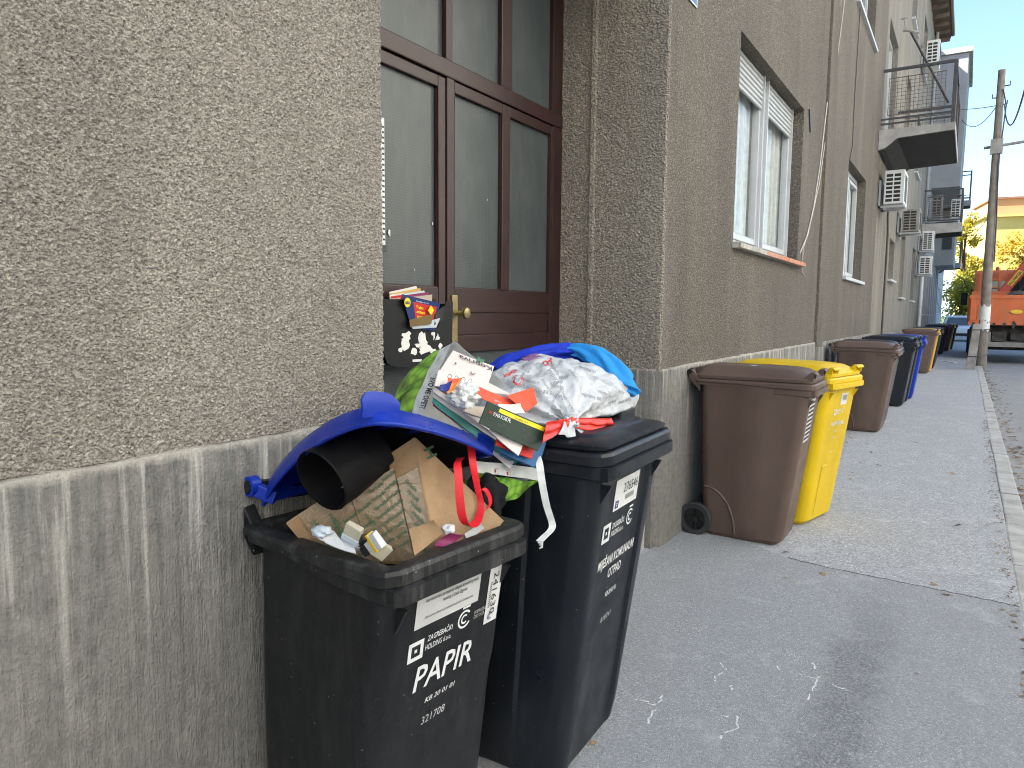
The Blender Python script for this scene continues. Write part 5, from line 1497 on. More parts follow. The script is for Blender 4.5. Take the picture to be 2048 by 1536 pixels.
low = min((Vector(v) for v in q.v), key=lambda p: p.z)
box = thing('cardboard_box', 'brown cardboard box with green lettering jammed into the open bin', 'box', low)
q.v = [tuple(Vector(v) - low) for v in q.v]
q.build('carton', M['card'], box, bevel=.004)
rt = (T_ - L_).normalized(); nn = (T_ - L_).cross(Tb - L_).normalized(); nn = nn if nn.dot(CAM - T_) > 0 else -nn
upv = nn.cross(rt).normalized(); upv = upv if upv.z > 0 else -upv
wl = (T_ - L_).length; hh = dn.length
def px_of(p_):
    c_ = MW.transposed() @ (Vector(p_) - CAM); return PCX + FPX * c_.x / c_.z, PCY + FPX * c_.y / c_.z
def under_tube(p_):
    a_, b_2 = px_of(p_ + low); return math.hypot(a_ - 655, b_2 - 962) < 88 and b_2 < 1035
def face_pt(u, v): return L_.lerp(T_, u).lerp(Lb.lerp(Tb, u), v) - low
# film over the face, leaving bare patches
for (u0, u1, v0, v1) in ((.10, .455, .02, .97), (.46, .80, .14, .97), (.81, .975, .24, .97), (.46, .74, .02, .135)):
    P = [[face_pt(u0 + (u1 - u0) * i / 8, v0 + (v1 - v0) * j / 8) + nn * (.0035 + .0012 * mnoise.noise(Vector((i * .7, j * .7, u0 * 9)))) for i in range(9)] for j in range(9)]
    shell(P, .001).build('tape', M['tape'], box, smooth=40, fix=False)
for cidx, u in enumerate([.12, .24, .36, .48, .60, .71, .83]):
    for k in range(10):
        v = .07 + k * .092 + (.046 if cidx % 2 else 0)
        if v > .93 or (cidx == 6 and v < .30) or (cidx in (4, 5) and .10 < v < .18) or under_tube(face_pt(u + .05, v)): continue
        if cidx in (0, 1, 6) or (cidx == 3 and k % 3 == 1):
            letter('Herbalife', face_pt(u + .03, v - .05) + nn * .008, (-upv * .95 + rt * .2), rt, .0095, M['print_green'], box, width=.036, bold=.02, lift=.002)
        else:
            letter('Herbalife', face_pt(u, v) + nn * .008, (rt + upv * .05), upv, .0095, M['print_green'], box, width=.038, bold=.02, lift=.002)
# right hand face: one green letter
rr_ = (R_ - T_).normalized(); n2 = (R_ - T_).cross(Tb - T_).normalized(); n2 = n2 if n2.dot(CAM - T_) > 0 else -n2
u2 = n2.cross(rr_); u2 = u2 if u2.z > 0 else -u2
letter('H', T_ + (R_ - T_) * .10 + (Rb - R_) * .15 - low + n2 * .014, -u2 * .5 + rr_, (u2 + rr_ * .5), .030, M['print_green'], box, bold=.02, lift=.002)
q = MB()   # split corner flap hanging open at the foot of the edge
P = bil([at(818, 1058, X=.50), at(868, 1040, X=.545), at(884, 1066, X=.548), at(828, 1112, X=.525)], 6, 6, .004)
P = [[p_ - low for p_ in r_] for r_ in P]
shell(P, .003).build('flap', M['card'], box, smooth=40, fix=False)
# red ribbon loops
M['ribbon'] = colour('red_satin', (.62, .018, .030), .35, .12, .0)
rv = lens((1, .15, 0))
rp = pts([(942, 893, .50), (946, 930, .515), (955, 975, .525), (962, 1010, .535), (955, 1042, .545), (938, 1053, .55), (925, 1035, .545), (919, 990, .535), (917, 950, .525), (915, 926, .51), (922, 915, .49)])
q = ribbon_strip(rp, lambda s_: lens((1, .12 + .5 * math.sin(s_ * 6), .5 * math.cos(s_ * 7))), .021)
o_ = Vector(rp[5])
ob = q.build('ribbon', M['ribbon'], None, smooth=60, origin=o_, fix=False); tag(ob, 'long red satin ribbon looped over the cardboard box', 'ribbon')
rp = pts([(956, 985, .53), (968, 978, .535), (978, 992, .54), (980, 1008, .54), (972, 1020, .54), (958, 1022, .535)])
q = ribbon_strip(rp, lambda s_: lens((.6, -.3, .8)), .014)
ob = q.build('ribbon', M['ribbon'], None, smooth=60, origin=Vector(rp[3]), fix=False); tag(ob, 'short red ribbon curl beside the long loop', 'ribbon')
# dark cloth crumpled between box and rim
M['dark_cloth'] = colour('black_cloth', (.011, .011, .014), .8, .2, .4)
M['white_card'] = colour('white_card', (.55, .57, .60), .6, .05, .1)
M['cream_card'] = colour('cream_card', (.46, .43, .34), .6, .06, .1)
M['cream_dark'] = colour('dark_pack', (.03, .03, .032), .45, .1)
M['pack_yellow'] = colour('yellow_pack', (.72, .50, .04), .5, .08)
M['pack_blue'] = colour('pale_blue_pack', (.48, .55, .62), .5, .06)
M['purple'] = colour('plum_print', (.20, .03, .10), .5, .1)
def lump(name, label, cat, c, rad, mat, seed, amp=.35, sc=2.2, n=26, m=18, squash=(1, 1, 1), flat=None, fold=0.0):
    c = Vector(c); G = []
    for j in range(m + 1):
        th = math.pi * j / m; row = []
        for i in range(n + 1):
            ph = 2 * math.pi * (i % n) / n
            d_ = Vector((math.sin(th) * math.cos(ph), math.sin(th) * math.sin(ph), math.cos(th)))
            r_ = 1 + amp * mnoise.noise(d_ * sc + Vector((seed, seed * 2.3, 0))) + fold * .5 * (abs(mnoise.noise(d_ * sc * 1.7 + Vector((seed * 3, 0, seed)))) - .15)
            p_ = Vector((d_.x * squash[0], d_.y * squash[1], d_.z * squash[2])) * rad * r_
            if flat is not None: p_.z = max(p_.z, flat)
            row.append(c + p_)
        G.append(row)
    q = MB(); q.add([p_ for r_ in G for p_ in r_], [(j * (n + 1) + i, (j + 1) * (n + 1) + i, (j + 1) * (n + 1) + i + 1, j * (n + 1) + i + 1) for j in range(m) for i in range(n)])
    ob = q.build(name, mat, None, smooth=50, origin=c)
    if label: tag(ob, label, cat)
    return ob
lump('cloth', 'crumpled black cloth squeezed between the ribbon and the tall bin', 'cloth', at(972, 985, X=.47), .055, M['dark_cloth'], 3.1, .5, 2.0, squash=(.9, 1.1, 1.3), fold=.4)
def pack(label, px, py, X, size, rz, tilt, mats, name='cigarette_pack', squeeze=.12, band=True):
    c = at(px, py, X=X); w_, d_, h_ = [x * .74 for x in size]
    t = thing(name, label, 'pack' if name == 'cigarette_pack' else name.split('_')[-1], c); t.rotation_euler = (tilt[0], tilt[1], rz)
    q = MB(); q.hexa([(-w_ / 2, -d_ / 2, -h_ / 2), (w_ / 2, -d_ / 2 * .8, -h_ / 2), (w_ / 2, d_ / 2, -h_ / 2 * (1 - squeeze)), (-w_ / 2, d_ / 2 * .9, -h_ / 2), (-w_ / 2 * .9, -d_ / 2, h_ / 2), (w_ / 2, -d_ / 2, h_ / 2 * .94), (w_ / 2 * .95, d_ / 2, h_ / 2), (-w_ / 2, d_ / 2, h_ / 2 * (1 - squeeze))])
    q.build('carton', M[mats[0]], t, bevel=.002)
    if len(mats) > 1:
        q = MB(); q.box(-w_ / 2 - .0012, w_ / 2 + .0012, -d_ / 2 - .0012, d_ / 2 + .0012, -h_ * .5 - .001, -h_ * .18); q.build('print_band', M[mats[1]], t, bevel=.002)
    if len(mats) > 2:
        q = MB(); q.box(-w_ / 2 - .0016, w_ / 2 + .0016, -d_ / 2 - .0016, d_ / 2 + .0016, h_ * .08, h_ * .22); q.build('print_stripe', M[mats[2]], t, bevel=.001)
    return t
pack('white and dark crushed cigarette pack with yellow stripe below the cardboard box', 742, 1086, .46, (.055, .024, .088), .5, (.5, 1.0), ['white_card', 'cream_dark', 'pack_yellow'])
pack('pale blue crushed pack standing against the cardboard box', 706, 1066, .43, (.056, .022, .06), .2, (.2, .4), ['cream_card', 'pack_blue'])
pack('dark crushed pack with a pale band between the other packs', 727, 1084, .44, (.054, .022, .07), 1.3, (.9, .3), ['cream_dark', 'white_card'])
pack('cream crushed pack at the bin rim, right of the others', 762, 1100, .475, (.05, .024, .05), 1.1, (.3, .7), ['cream_card'], squeeze=.3)
sheet('paper_card', 'plain white card lying left of the crushed packs', 'card', pts([(640, 1068, .36), (708, 1082, .42), (712, 1108, .44), (650, 1086, .38)]), M['white_card'], .002, .004)
sheet('paper_card', 'second white card slipped under the first, by the bin rim', 'card', pts([(622, 1062, .34), (668, 1062, .38), (690, 1090, .41), (640, 1080, .37)]), M['white_card'], .002, .006)
lump('foil_scrap', 'small grey foil scrap beside the white cards', 'foil', at(645, 1062, X=.36), .020, M['pack_blue'], 7.7, .4, 1.6, fold=.5, squash=(1.2, 1, .6))
sheet('paper_card', 'bent white paper strip on the right inside the bin', 'card', pts([(928, 1068, .53), (962, 1046, .545), (968, 1056, .545), (935, 1084, .54)]), M['white_card'], .002, .008)
sheet('wrapper', 'plum and white wrapper peeping out at the bin rim', 'wrapper', pts([(868, 1092, .535), (900, 1066, .54), (925, 1070, .545), (905, 1098, .55)]), M['purple'], .002, .01)
lump('foil_scrap', 'small clear and white scrap at the box corner', 'foil', at(897, 1058, X=.535), .014, M['white_card'], 2.2, .4, 1.6, fold=.5, squash=(1, 1.3, .7))
# dark bottom of the pile so that the bin reads as full
M['mixed'] = colour('dim_paper_heap', (.20, .19, .17), .85, .5, .5)
q = MB(); q.grid(lambda u, v: inv1 @ (mat1 @ Vector((.05 + .41 * u, -.175 + .35 * v, .80 + .05 * mnoise.noise(Vector((u * 6, v * 6, 1.7)))))), 24, 20)
q.v = [tuple(mat1 @ Vector(v)) for v in q.v]
ob = q.build('paper_heap', M['mixed'], None, smooth=30, origin=mat1 @ Vector((.25, 0, .78)), fix=False); tag(ob, 'dim layer of waste paper filling the open bin below its rim', 'paper', kind='stuff')

# ---------------------------------------------------------------- shopping bag with green beans
def bean_mat():
    m, t, b, o = nmat('bean_print_film')
    mp = pos_node(t, (1, 1, 1)); rot = N(t, 'ShaderNodeMapping'); rot.inputs['Rotation'].default_value = (.6, .3, .9); rot.inputs['Scale'].default_value = (22, 48, 30)
    t.links.new(mp, rot.inputs['Vector'])
    v = N(t, 'ShaderNodeTexVoronoi'); v.inputs['Scale'].default_value = 1.0; t.links.new(rot.outputs[0], v.inputs['Vector'])
    sp = N(t, 'ShaderNodeSeparateColor'); t.links.new(v.outputs['Color'], sp.inputs[0])
    c = ramp(t, v.outputs['Distance'], [(0, (.42, .72, .10)), (.35, (.20, .50, .03)), (.62, (.045, .17, .01)), (.85, (.012, .03, .006))])
    c = mix(t, .35, c, ramp(t, sp.outputs[0], [(0, (.03, .12, .01)), (1, (.45, .70, .12))]), 'MIX')
    t.links.new(c, b.inputs['Base Color']); b.inputs['Roughness'].default_value = .32
    bump(t, b, tnoise(t, mp, 30, 3), .35, .006)
    return m
M['beans'] = bean_mat()
M['print_red2'] = plain('dull_red_print', (.40, .06, .06), .6, .1, 40)
M['bag_white'] = film('white_bag_film', (.76, .79, .78))
M['bag_inside'] = colour('bag_lining', (.68, .70, .68), .5, .08, .35)
loop = [(908, 684, .35), (888, 716, .345), (868, 758, .34), (852, 800, .335), (846, 838, .335), (868, 868, .36), (910, 905, .39), (958, 940, .42), (1015, 958, .46), (1070, 953, .51), (1084, 915, .52), (1078, 870, .50), (1050, 815, .46), (1010, 768, .40), (965, 728, .37), (930, 700, .355)]
LP = pts(loop)
def catmull(P, per):
    n = len(P); out = []
    for i in range(n):
        p0, p1, p2, p3 = P[i - 1], P[i], P[(i + 1) % n], P[(i + 2) % n]
        for k in range(per):
            s_ = k / per
            out.append(.5 * ((2 * p1) + (p2 - p0) * s_ + (2 * p0 - 5 * p1 + 4 * p2 - p3) * s_ * s_ + (3 * p1 - p0 - 3 * p2 + p3) * s_ ** 3))
    return out
ring0 = catmull(LP, 4); cen = sum(ring0, Vector()) / len(ring0)
Dv = Vector((-.30, .03, -.17))
bag = thing('shopping_bag', 'green bean printed shopping bag stuffed with papers, lying on the tall bin', 'bag', cen + Dv * .6 - Vector((0, 0, .18)))
bo = Vector(bag.location)
def bring(t_, sc_, sd_=0):
    R0 = []
    for i, p_ in enumerate(ring0):
        w_ = .010 * t_ * mnoise.noise(Vector((i * .55, t_ * 6, sd_))) + .006 * t_ * math.sin(i * 1.3 + t_ * 9)
        d_ = p_ - cen
        q_ = cen + d_ * (sc_ + w_ * 8) + Dv * t_ + Vector((0, 0, -.05 * t_ if d_.z < 0 else 0))
        R0.append(q_ - bo)
    return R0
q = MB(); q.loft([bring(.0, 1.0), bring(.15, 1.02)], False, False); q.build('white_hem', M['bag_white'], bag, smooth=60, fix=False)
q = MB(); q.loft([bring(.15, 1.02), bring(.24, 1.04), bring(.36, 1.06), bring(.5, 1.05), bring(.7, .95), bring(.9, .75), bring(1.0, .45)], False, True); q.build('skin', M['beans'], bag, smooth=60, fix=False)
q = MB(); q.loft([bring(.001, .985), bring(.1, .98), bring(.4, .93), bring(.6, .7)], False, True); q.build('lining', M['bag_inside'], bag, smooth=60, fix=False)
# words along the left hem
a0, a1 = at(884, 728, X=.3465) - bo, at(851, 826, X=.335) - bo
hr = (a1 - a0).normalized(); hv = (Dv).normalized()
hn = hr.cross(-hv).normalized()
letter('EVO ME OPET!', at(866, 758, X=.338) - bo, (at(838, 832, X=.330) - at(866, 758, X=.338)), lens((1, .22, -.5)), .0165, M['print_dark'], bag, width=.088, bold=.03, lift=.012)
# the lower side of the bag showing beneath the leaflets
P = bil([p_ - bo for p_ in pts([(948, 922, .47), (1084, 938, .545), (1080, 962, .55), (944, 944, .475)])], 12, 5, -.006, .006)
shell(P, .0012).build('white_hem', M['bag_white'], bag, smooth=60, fix=False)
P = bil([p_ - bo for p_ in pts([(944, 944, .474), (1080, 962, .549), (1040, 990, .52), (985, 1010, .47)])], 12, 6, -.008, .012)
shell(P, .0012).build('skin', M['beans'], bag, smooth=60, fix=False)
for k_ in range(2):
    c_ = at(990 + 24 * k_, 941 + 5 * k_, X=.497 + .012 * k_) - bo; hx, hy = lens((1, .14, -.45)), lens((0, -1, 0))
    q = MB()
    for a_, b_2, c_2, d_2 in ((-.010, .010, -.008, -.007), (-.010, .010, .007, .008), (-.010, -.009, -.007, .007), (.009, .010, -.007, .007), (-.003, .004, -.004, .004)):
        q.add([c_ + hx * x_ + hy * y_ - MW.col[2] * .010 for x_, y_ in ((a_, c_2), (b_2, c_2), (b_2, d_2), (a_, d_2))], [(0, 1, 2, 3)])
    q.build('printed_box', M['print_red2'], bag, fix=False)
# strap hanging down in front of the tall bin
sp_ = pts([(1068, 900, .55), (1078, 925, .585), (1084, 965, .60), (1093, 1010, .605), (1104, 1046, .61), (1102, 1060, .615), (1088, 1074, .618), (1079, 1083, .62)])
q = ribbon_strip([p_ - bo for p_ in sp_], lambda s_: lens((1, -.1 + .3 * s_, .2)), .020, .0015); q.build('strap', M['bag_white'], bag, smooth=60, fix=False)
q = MB(); e = sp_[-1] - bo
q.tube([e, e + Vector((0, .004, -.008)), e + Vector((.003, .008, -.004)), e + Vector((.004, .004, -.016)), e + Vector((0, .0, -.020))], [.006, .005, .004, .004, .001], 6); q.build('strap_end', M['bag_white'], bag, smooth=60)

# ---------------------------------------------------------------- papers in the bag
M['news'] = colour('newsprint', (.62, .55, .54), .8, .04, .1)
M['news_white'] = colour('newsprint_white', (.64, .61, .60), .8, .05, .1)
M['red_paper'] = colour('red_leaflet', (.66, .075, .030), .5, .06)
M['teal'] = colour('teal_leaflet', (.07, .26, .23), .5, .1)
M['flyer_green'] = colour('dark_green_leaflet', (.018, .036, .025), .45, .1)
M['flyer_grey'] = colour('grey_leaflet', (.11, .12, .117), .45, .1)
M['flyer_red'] = colour('red_catalogue', (.50, .03, .025), .45, .1)
M['flyer_blue'] = colour('blue_catalogue', (.03, .11, .26), .45, .1)
M['flyer_yellow'] = colour('yellow_banner', (.80, .62, .02), .5, .05)
M['tan'] = colour('tan_paper', (.42, .36, .30), .8, .12, .2)
nsp, G = sheet('newspaper', 'folded pinkish newspaper headed Kopriva, upside down, topmost in the bag', 'newspaper', pts([(905, 701, .42), (987, 733, .445), (975, 768, .46), (876, 746, .43)]), M['news'], .003, .004)
A = G[0][-1]; fl = (G[0][0] - G[0][-1]); dnv = (G[-1][-1] - G[0][-1])
print_on(nsp, 'Kopriva', A + fl * .05 + dnv * .10, fl, dnv, .013, M['print_dark'], width=fl.length * .80, bold=.012, lift=.003)
for i, (u, v, wd) in enumerate(((.62, .66, .16), (.62, .72, .12), (.30, .60, .22))):
    print_on(nsp, '––– –– –––', A + fl * u + dnv * v, fl, dnv, .0022, M['print_dark'], width=fl.length * wd, lift=.003)
q = MB()
cc = A + fl * .42 + dnv * .72 - rel(nsp); f_, d_ = fl.normalized(), dnv.normalized(); nz = f_.cross(d_).normalized()
for k in range(9):
    a = math.pi * k / 8; dd = f_ * math.cos(a) + d_ * math.sin(a); pp = f_ * -math.sin(a) + d_ * math.cos(a)
    q.add([cc + dd * .003 + nz * .003, cc + dd * .008 + pp * .0012 + nz * .003, cc + dd * .011 + nz * .003, cc + dd * .008 - pp * .0012 + nz * .003], [(0, 1, 2, 3)])
q.build('emblem', M['print_dark'], nsp, fix=False)
q = MB(); q.add([A + fl * .83 + dnv * .55 - rel(nsp) + f_ * a * .006 + d_ * c * .006 + nz * .003 for a, c in ((0, 0), (1, 0), (1, 1), (0, 1))], [(0, 1, 2, 3)])
q.build('emblem', M['print_dark'], nsp, fix=False)
leafg = plain('green_leaf_print', (.05, .20, .11), .6, .1, 40)
q = MB(); lc = A + fl * .36 + dnv * -.05 - rel(nsp)
for k in range(7):
    a = -.4 + k * .65; dd = f_ * math.cos(a) + d_ * math.sin(a) * .6; pp = f_ * -math.sin(a) + d_ * math.cos(a)
    q.add([lc + nz * .004, lc + dd * .009 + pp * .004 + nz * .005, lc + dd * .017 + nz * .004, lc + dd * .009 - pp * .004 + nz * .005], [(0, 1, 2, 3)])
q.build('leaf_print', leafg, nsp, fix=False)
n2_, G2 = sheet('newspaper', 'second pale newspaper page with round emblems under the Kopriva one', 'newspaper', pts([(876, 740, .435), (978, 766, .465), (1024, 790, .485), (868, 772, .44)]), M['news_white'], .003, .005)
A2 = G2[0][-1]; f2_, d2_ = (G2[0][0] - G2[0][-1]), (G2[-1][0] - G2[0][0])
for k in range(4):
    q = MB(); cc = G2[2][2 + k] + (G2[2][3] - G2[2][2]) * .2 * k - rel(n2_); e1_, e2_ = f2_.normalized(), d2_.normalized(); nn2 = e1_.cross(e2_).normalized()
    nn2 = nn2 if nn2.dot(CAM - G2[2][2]) > 0 else -nn2
    for i in range(14):
        a, b2 = i * .4488, (i + 1) * .4488
        q.add([cc + nn2 * .004 + (e1_ * math.cos(x) + e2_ * math.sin(x)) * r_ for x, r_ in ((a, .007), (b2, .007), (b2, .0058), (a, .0058))], [(0, 1, 2, 3)])
    q.build('emblem', M['print_dark'], n2_, fix=False)
sheet('paper_bag', 'folded brown-grey paper at the left of the bag mouth', 'paper', pts([(874, 748, .425), (935, 765, .45), (930, 800, .45), (868, 782, .425)]), M['tan'], .002, .01, .01)
lump('wrapper', 'crumpled translucent white plastic wrapper in the bag mouth', 'wrapper', at(928, 790, X=.47), .036, M['bag_white'], 4.4, .45, 2.4, squash=(.9, 1.15, .85), fold=.6, n=60, m=40)
sheet('wrapper', 'orange strip of snack wrapper above the white plastic', 'wrapper', pts([(900, 768, .475), (922, 757, .485), (908, 780, .492), (893, 787, .485)]), colour('orange_film', (.80, .22, .03), .35), .0015, .006, .006)
sheet('wrapper', 'navy scrap of snack wrapper left of the orange strip', 'wrapper', pts([(880, 770, .47), (905, 762, .48), (898, 782, .488), (878, 780, .48)]), colour('navy_film', (.03, .04, .20), .35), .0015, .004, .006)
sheet('wrapper', 'red corner of snack wrapper above the navy scrap', 'wrapper', pts([(896, 756, .465), (925, 756, .475), (918, 766, .48), (893, 770, .475)]), colour('red_film', (.68, .10, .03), .35), .0015, .004, .006)
lf1, G = sheet('leaflet', 'long orange-red leaflet across the middle of the bag', 'leaflet', pts([(950, 770, .475), (1042, 806, .50), (1036, 822, .51), (944, 790, .485)]), M['red_paper'], .0018, .005)
print_on(lf1, 'HO HO HET!', G[5][6], G[5][2] - G[5][6], G[7][6] - G[5][6], .006, M['print'], width=.03, lift=.003)
lf2, G = sheet('leaflet', 'red card with a punched hole beside the white bag', 'leaflet', pts([(1012, 792, .50), (1066, 775, .515), (1074, 808, .53), (1052, 824, .525)]), M['red_paper'], .0018, .002)
for k in range(7):
    print_on(lf2, '–– ––– –– –––', G[1 + k][2], G[1 + k][8] - G[1 + k][2], G[0][2] - G[8][2], .0022, M['print_dim'], width=.026, lift=.003)
sheet('paper', 'torn white paper scrap below the red card', 'paper', pts([(995, 808, .51), (1040, 806, .52), (1050, 826, .53), (1005, 822, .52)]), M['news_white'], .0018, .01, .01)
sheet('paper', 'ribbed tan card edge under the white plastic', 'paper', pts([(930, 812, .48), (975, 815, .50), (968, 838, .505), (925, 824, .485)]), M['tan'], .006, .002)
# fan of long leaflets along the lower lip of the bag
fan = [('teal', (866, 792, .415), (1040, 905, .53), (1030, 930, .535), (864, 806, .42), 'teal leaflet'), ('news_white', (866, 782, .42), (1052, 902, .535), (1042, 915, .54), (865, 794, .42), 'white leaflet'),
       ('flyer_red', (866, 800, .41), (1020, 905, .52), (1015, 920, .525), (866, 812, .41), 'dark red leaflet'), ('news_white', (872, 806, .41), (1030, 918, .53), (1020, 938, .535), (875, 818, .41), 'pale lowest leaflet'),
       ('news_white', (868, 774, .43), (1058, 896, .54), (1050, 908, .545), (866, 784, .43), 'uppermost white leaflet')]
for mm, a, b2, c, d, ds in fan:
    sheet('leaflet', ds + ' in the fan along the lower lip of the bag', 'leaflet', pts([a, b2, c, d]), M[mm], .0022, .006, .004, seed=len(ds))
# catalogues stacked at the right of the bag mouth
cat_ = [('flyer_blue', (1010, 855, .535), (1092, 880, .575), (1075, 938, .58), (1000, 912, .54), 'blue catalogue at the bottom of the stack'),
        ('flyer_blue', (1008, 850, .54), (1090, 874, .58), (1068, 934, .585), (998, 905, .545), 'second blue catalogue, just above the lowest'),
        ('flyer_red', (1000, 842, .545), (1078, 870, .582), (1062, 918, .588), (990, 890, .552), 'red catalogue with yellow figures'),
        ('news_white', (985, 838, .548), (1050, 876, .58), (1036, 912, .588), (978, 862, .553), 'white catalogue page under the green one')]
for mm, a, b2, c, d, ds in cat_:
    ob, G = sheet('catalogue', ds, 'catalogue', pts([a, b2, c, d]), M[mm], .003, .003)
    if mm == 'flyer_red':
        print_on(ob, 'm²', G[5][5], G[5][9] - G[5][5], G[2][5] - G[5][5], .016, M['flyer_yellow'], bold=.02, lift=.003)
        print_on(ob, '1,79', G[7][5], G[7][9] - G[7][5], G[2][5] - G[5][5], .009, M['flyer_yellow'], bold=.02, lift=.003)
pk, G = sheet('catalogue', 'dark green Parkside tool catalogue with yellow banner, topmost of the stack', 'catalogue', pts([(974, 803, .555), (1098, 856, .60), (1074, 902, .605), (957, 846, .56)]), M['flyer_green'], .003, .004)
def on_grid(G, u, v):
    nu, nv = len(G[0]) - 1, len(G) - 1; i, j = min(int(u * nu), nu - 1), min(int(v * nv), nv - 1); fu, fv = u * nu - i, v * nv - j
    return G[j][i].lerp(G[j][i + 1], fu).lerp(G[j + 1][i].lerp(G[j + 1][i + 1], fu), fv)
nk = (G[0][-1] - G[0][0]).cross(G[-1][0] - G[0][0]).normalized(); nk = nk if nk.dot(CAM - G[0][0]) > 0 else -nk
def patch(ob, G, u0, u1, v0, v1, mat, lift, name):
    P = [[on_grid(G, u0 + (u1 - u0) * i / 6, v0 + (v1 - v0) * j / 3) - rel(ob) + nk * lift for i in range(7)] for j in range(4)]
    return shell(P, .0006).build(name, mat, ob, fix=False)
patch(pk, G, .55, .995, .22, .98, M['flyer_grey'], .0016, 'grey_panel')
patch(pk, G, .20, .94, .055, .225, M['flyer_yellow'], .0026, 'yellow_banner')
rgt, upg = G[0][-1] - G[0][0], G[0][0] - G[-1][0]
print_on(pk, 'Od petka, 18.9.', on_grid(G, .45, .20), rgt, upg, .0065, M['print_dark'], width=.056, bold=.0, lift=.004)
print_on(pk, 'PARKSIDE', on_grid(G, .15, .47), rgt, upg, .0105, M['print'], width=.066, bold=.0, lift=.004)
print_on(pk, '///', on_grid(G, .07, .46), rgt, upg, .008, M['flyer_red'], width=.012, bold=.03, lift=.004)
for (u, v, s_) in ((.30, .72, .016), (.36, .62, .012), (.66, .48, .014), (.76, .56, .013), (.72, .70, .014), (.84, .74, .014), (.88, .62, .010)):
    c = on_grid(G, u, v) - rel(pk) + nk * .0035; r_ = rgt.normalized(); uq = upg.normalized(); q = MB(); r3 = random.Random(int(u * 100 + v * 1000))
    q.add([c + r_ * s_ * math.cos(a) * r3.uniform(.4, 1) + uq * s_ * .45 * math.sin(a) * r3.uniform(.4, 1) for a in [k * .785 for k in range(8)]], [tuple(range(8))]); q.build('tool_print', M['print_dark'], pk, fix=False)

# ---------------------------------------------------------------- tied white bag and cloths on the tall bin
M['sack'] = film('white_sack_film', (.64, .675, .715))
M['sack_red'] = colour('red_sack_film', (.62, .035, .025), .30, .10, .2)
M['print_grey'] = plain('grey_print', (.27, .29, .32), .6, .1, 40)
M['print_red'] = plain('red_print', (.60, .05, .04), .5, .1, 40)
knot = at(1140, 846, X=.585)
sc_ = Vector((.40, 2.045, 1.135))
def sack_pt(th, ph):
    d_ = Vector((math.sin(th) * math.cos(ph), math.sin(th) * math.sin(ph), math.cos(th)))
    d0 = d_; d_ = Vector([math.copysign(abs(c_) ** .78, c_) for c_ in d_])
    p_ = Vector((d_.x * .195 + .05 * max(0, d_.y), d_.y * .325, d_.z * (.165 if d_.z > 0 else .035)))
    # skew: higher to the back left, sloping to the front right
    p_.z *= 1 - .24 * max(0, p_.y / .325) - .10 * max(0, p_.x / .195)
    d_ = d0
    w_ = sc_ + p_
    kd = w_ - knot; dist = kd.length
    ang = math.atan2(kd.y * 1.0, kd.z + .001) + kd.x * 1.4
    fold = math.sin(ang * 11 + 2 * mnoise.noise(w_ * 5)) * .015 * math.exp(-dist * 3.6) + (abs(mnoise.noise(w_ * 13)) - .2) * .030 + (abs(mnoise.noise(w_ * 31 + Vector((3, 0, 0)))) - .2) * .010
    pull = .055 * math.exp(-(dist / .09) ** 2)
    return w_ + d_ * fold + (kd.normalized() * -pull if dist > 1e-4 else Vector())
n, m = 120, 70
q = MB()
q.add([sack_pt(math.pi * .72 * j / m, 2 * math.pi * i / n) for j in range(m + 1) for i in range(n)],
      [(j * n + i, (j + 1) * n + i, (j + 1) * n + (i + 1) % n, j * n + (i + 1) % n) for j in range(m) for i in range(n)])
q.f.append([m * n + i for i in range(n)]); q.mi.append(0)
so = Vector((sc_.x, sc_.y, 1.09))
sack = thing('rubbish_bag', 'white printed rubbish bag tied with a red band on the tall dark bin', 'bag', so)
q.v = [tuple(Vector(v) - so) for v in q.v]
film = q.build('film', M['sack'], sack, smooth=70)
bv = BVHTree.FromPolygons([v.co.copy() for v in film.data.vertices], [tuple(p.vertices) for p in film.data.polygons])
def decal(ob_mesh, center, right, up, body, h, mat, parent, width=None, bold=0.0, eps=.0018):
    """print that follows the folds: every point is dropped onto the film along the view of its own face"""
    right, up = Vector(right).normalized(), Vector(up).normalized(); nrm = right.cross(up).normalized()
    me = text_mesh(body, bold).copy(); me.materials.clear(); me.materials.append(mat)
    bm = bmesh.new(); bm.from_mesh(me)
    xs = [v.co.x for v in bm.verts]; wd = max(xs) - min(xs); s_ = h / .7; sx = s_ if width is None else width / wd
    ok = True
    for v in bm.verts:
        p_ = Vector(center) + right * ((v.co.x - min(xs) - wd / 2) * sx) + up * ((v.co.y - .35) * s_)
        hit = ob_mesh.ray_cast(p_ + nrm * .3, -nrm)
        if hit[0] is None: ok = False; break
        v.co = hit[0] + hit[1].normalized() * (eps if hit[1].dot(nrm) > 0 else -eps)
    bm.to_mesh(me); bm.free()
    if not ok: return
    o2 = bpy.data.objects.new('lettering', me); COL.objects.link(o2); o2.parent = parent
r4 = random.Random(12)
words = ['za kupnju', 'Hvala', 'na kupnji', 'kupnja', 'u vrećici', 'Namirnice', 'za boce', 'izbor', 'poznato', 'svježe', 'uvijek', 'dobro']
vr, vu = lens((1, 0, 0)), lens((0, -1, 0))
for k in range(26):
    px, py = r4.uniform(1035, 1225), r4.uniform(735, 830)
    c = at(px, py, X=.45) - so; a = r4.choice([-.5, -.3, .2, 2.6, 2.9, -1.0, .9])
    rr = vr * math.cos(a) + vu * math.sin(a); uu = vu * math.cos(a) - vr * math.sin(a)
    decal(bv, c, rr, uu, r4.choice(words), r4.uniform(.009, .014), M['print_grey'], sack)
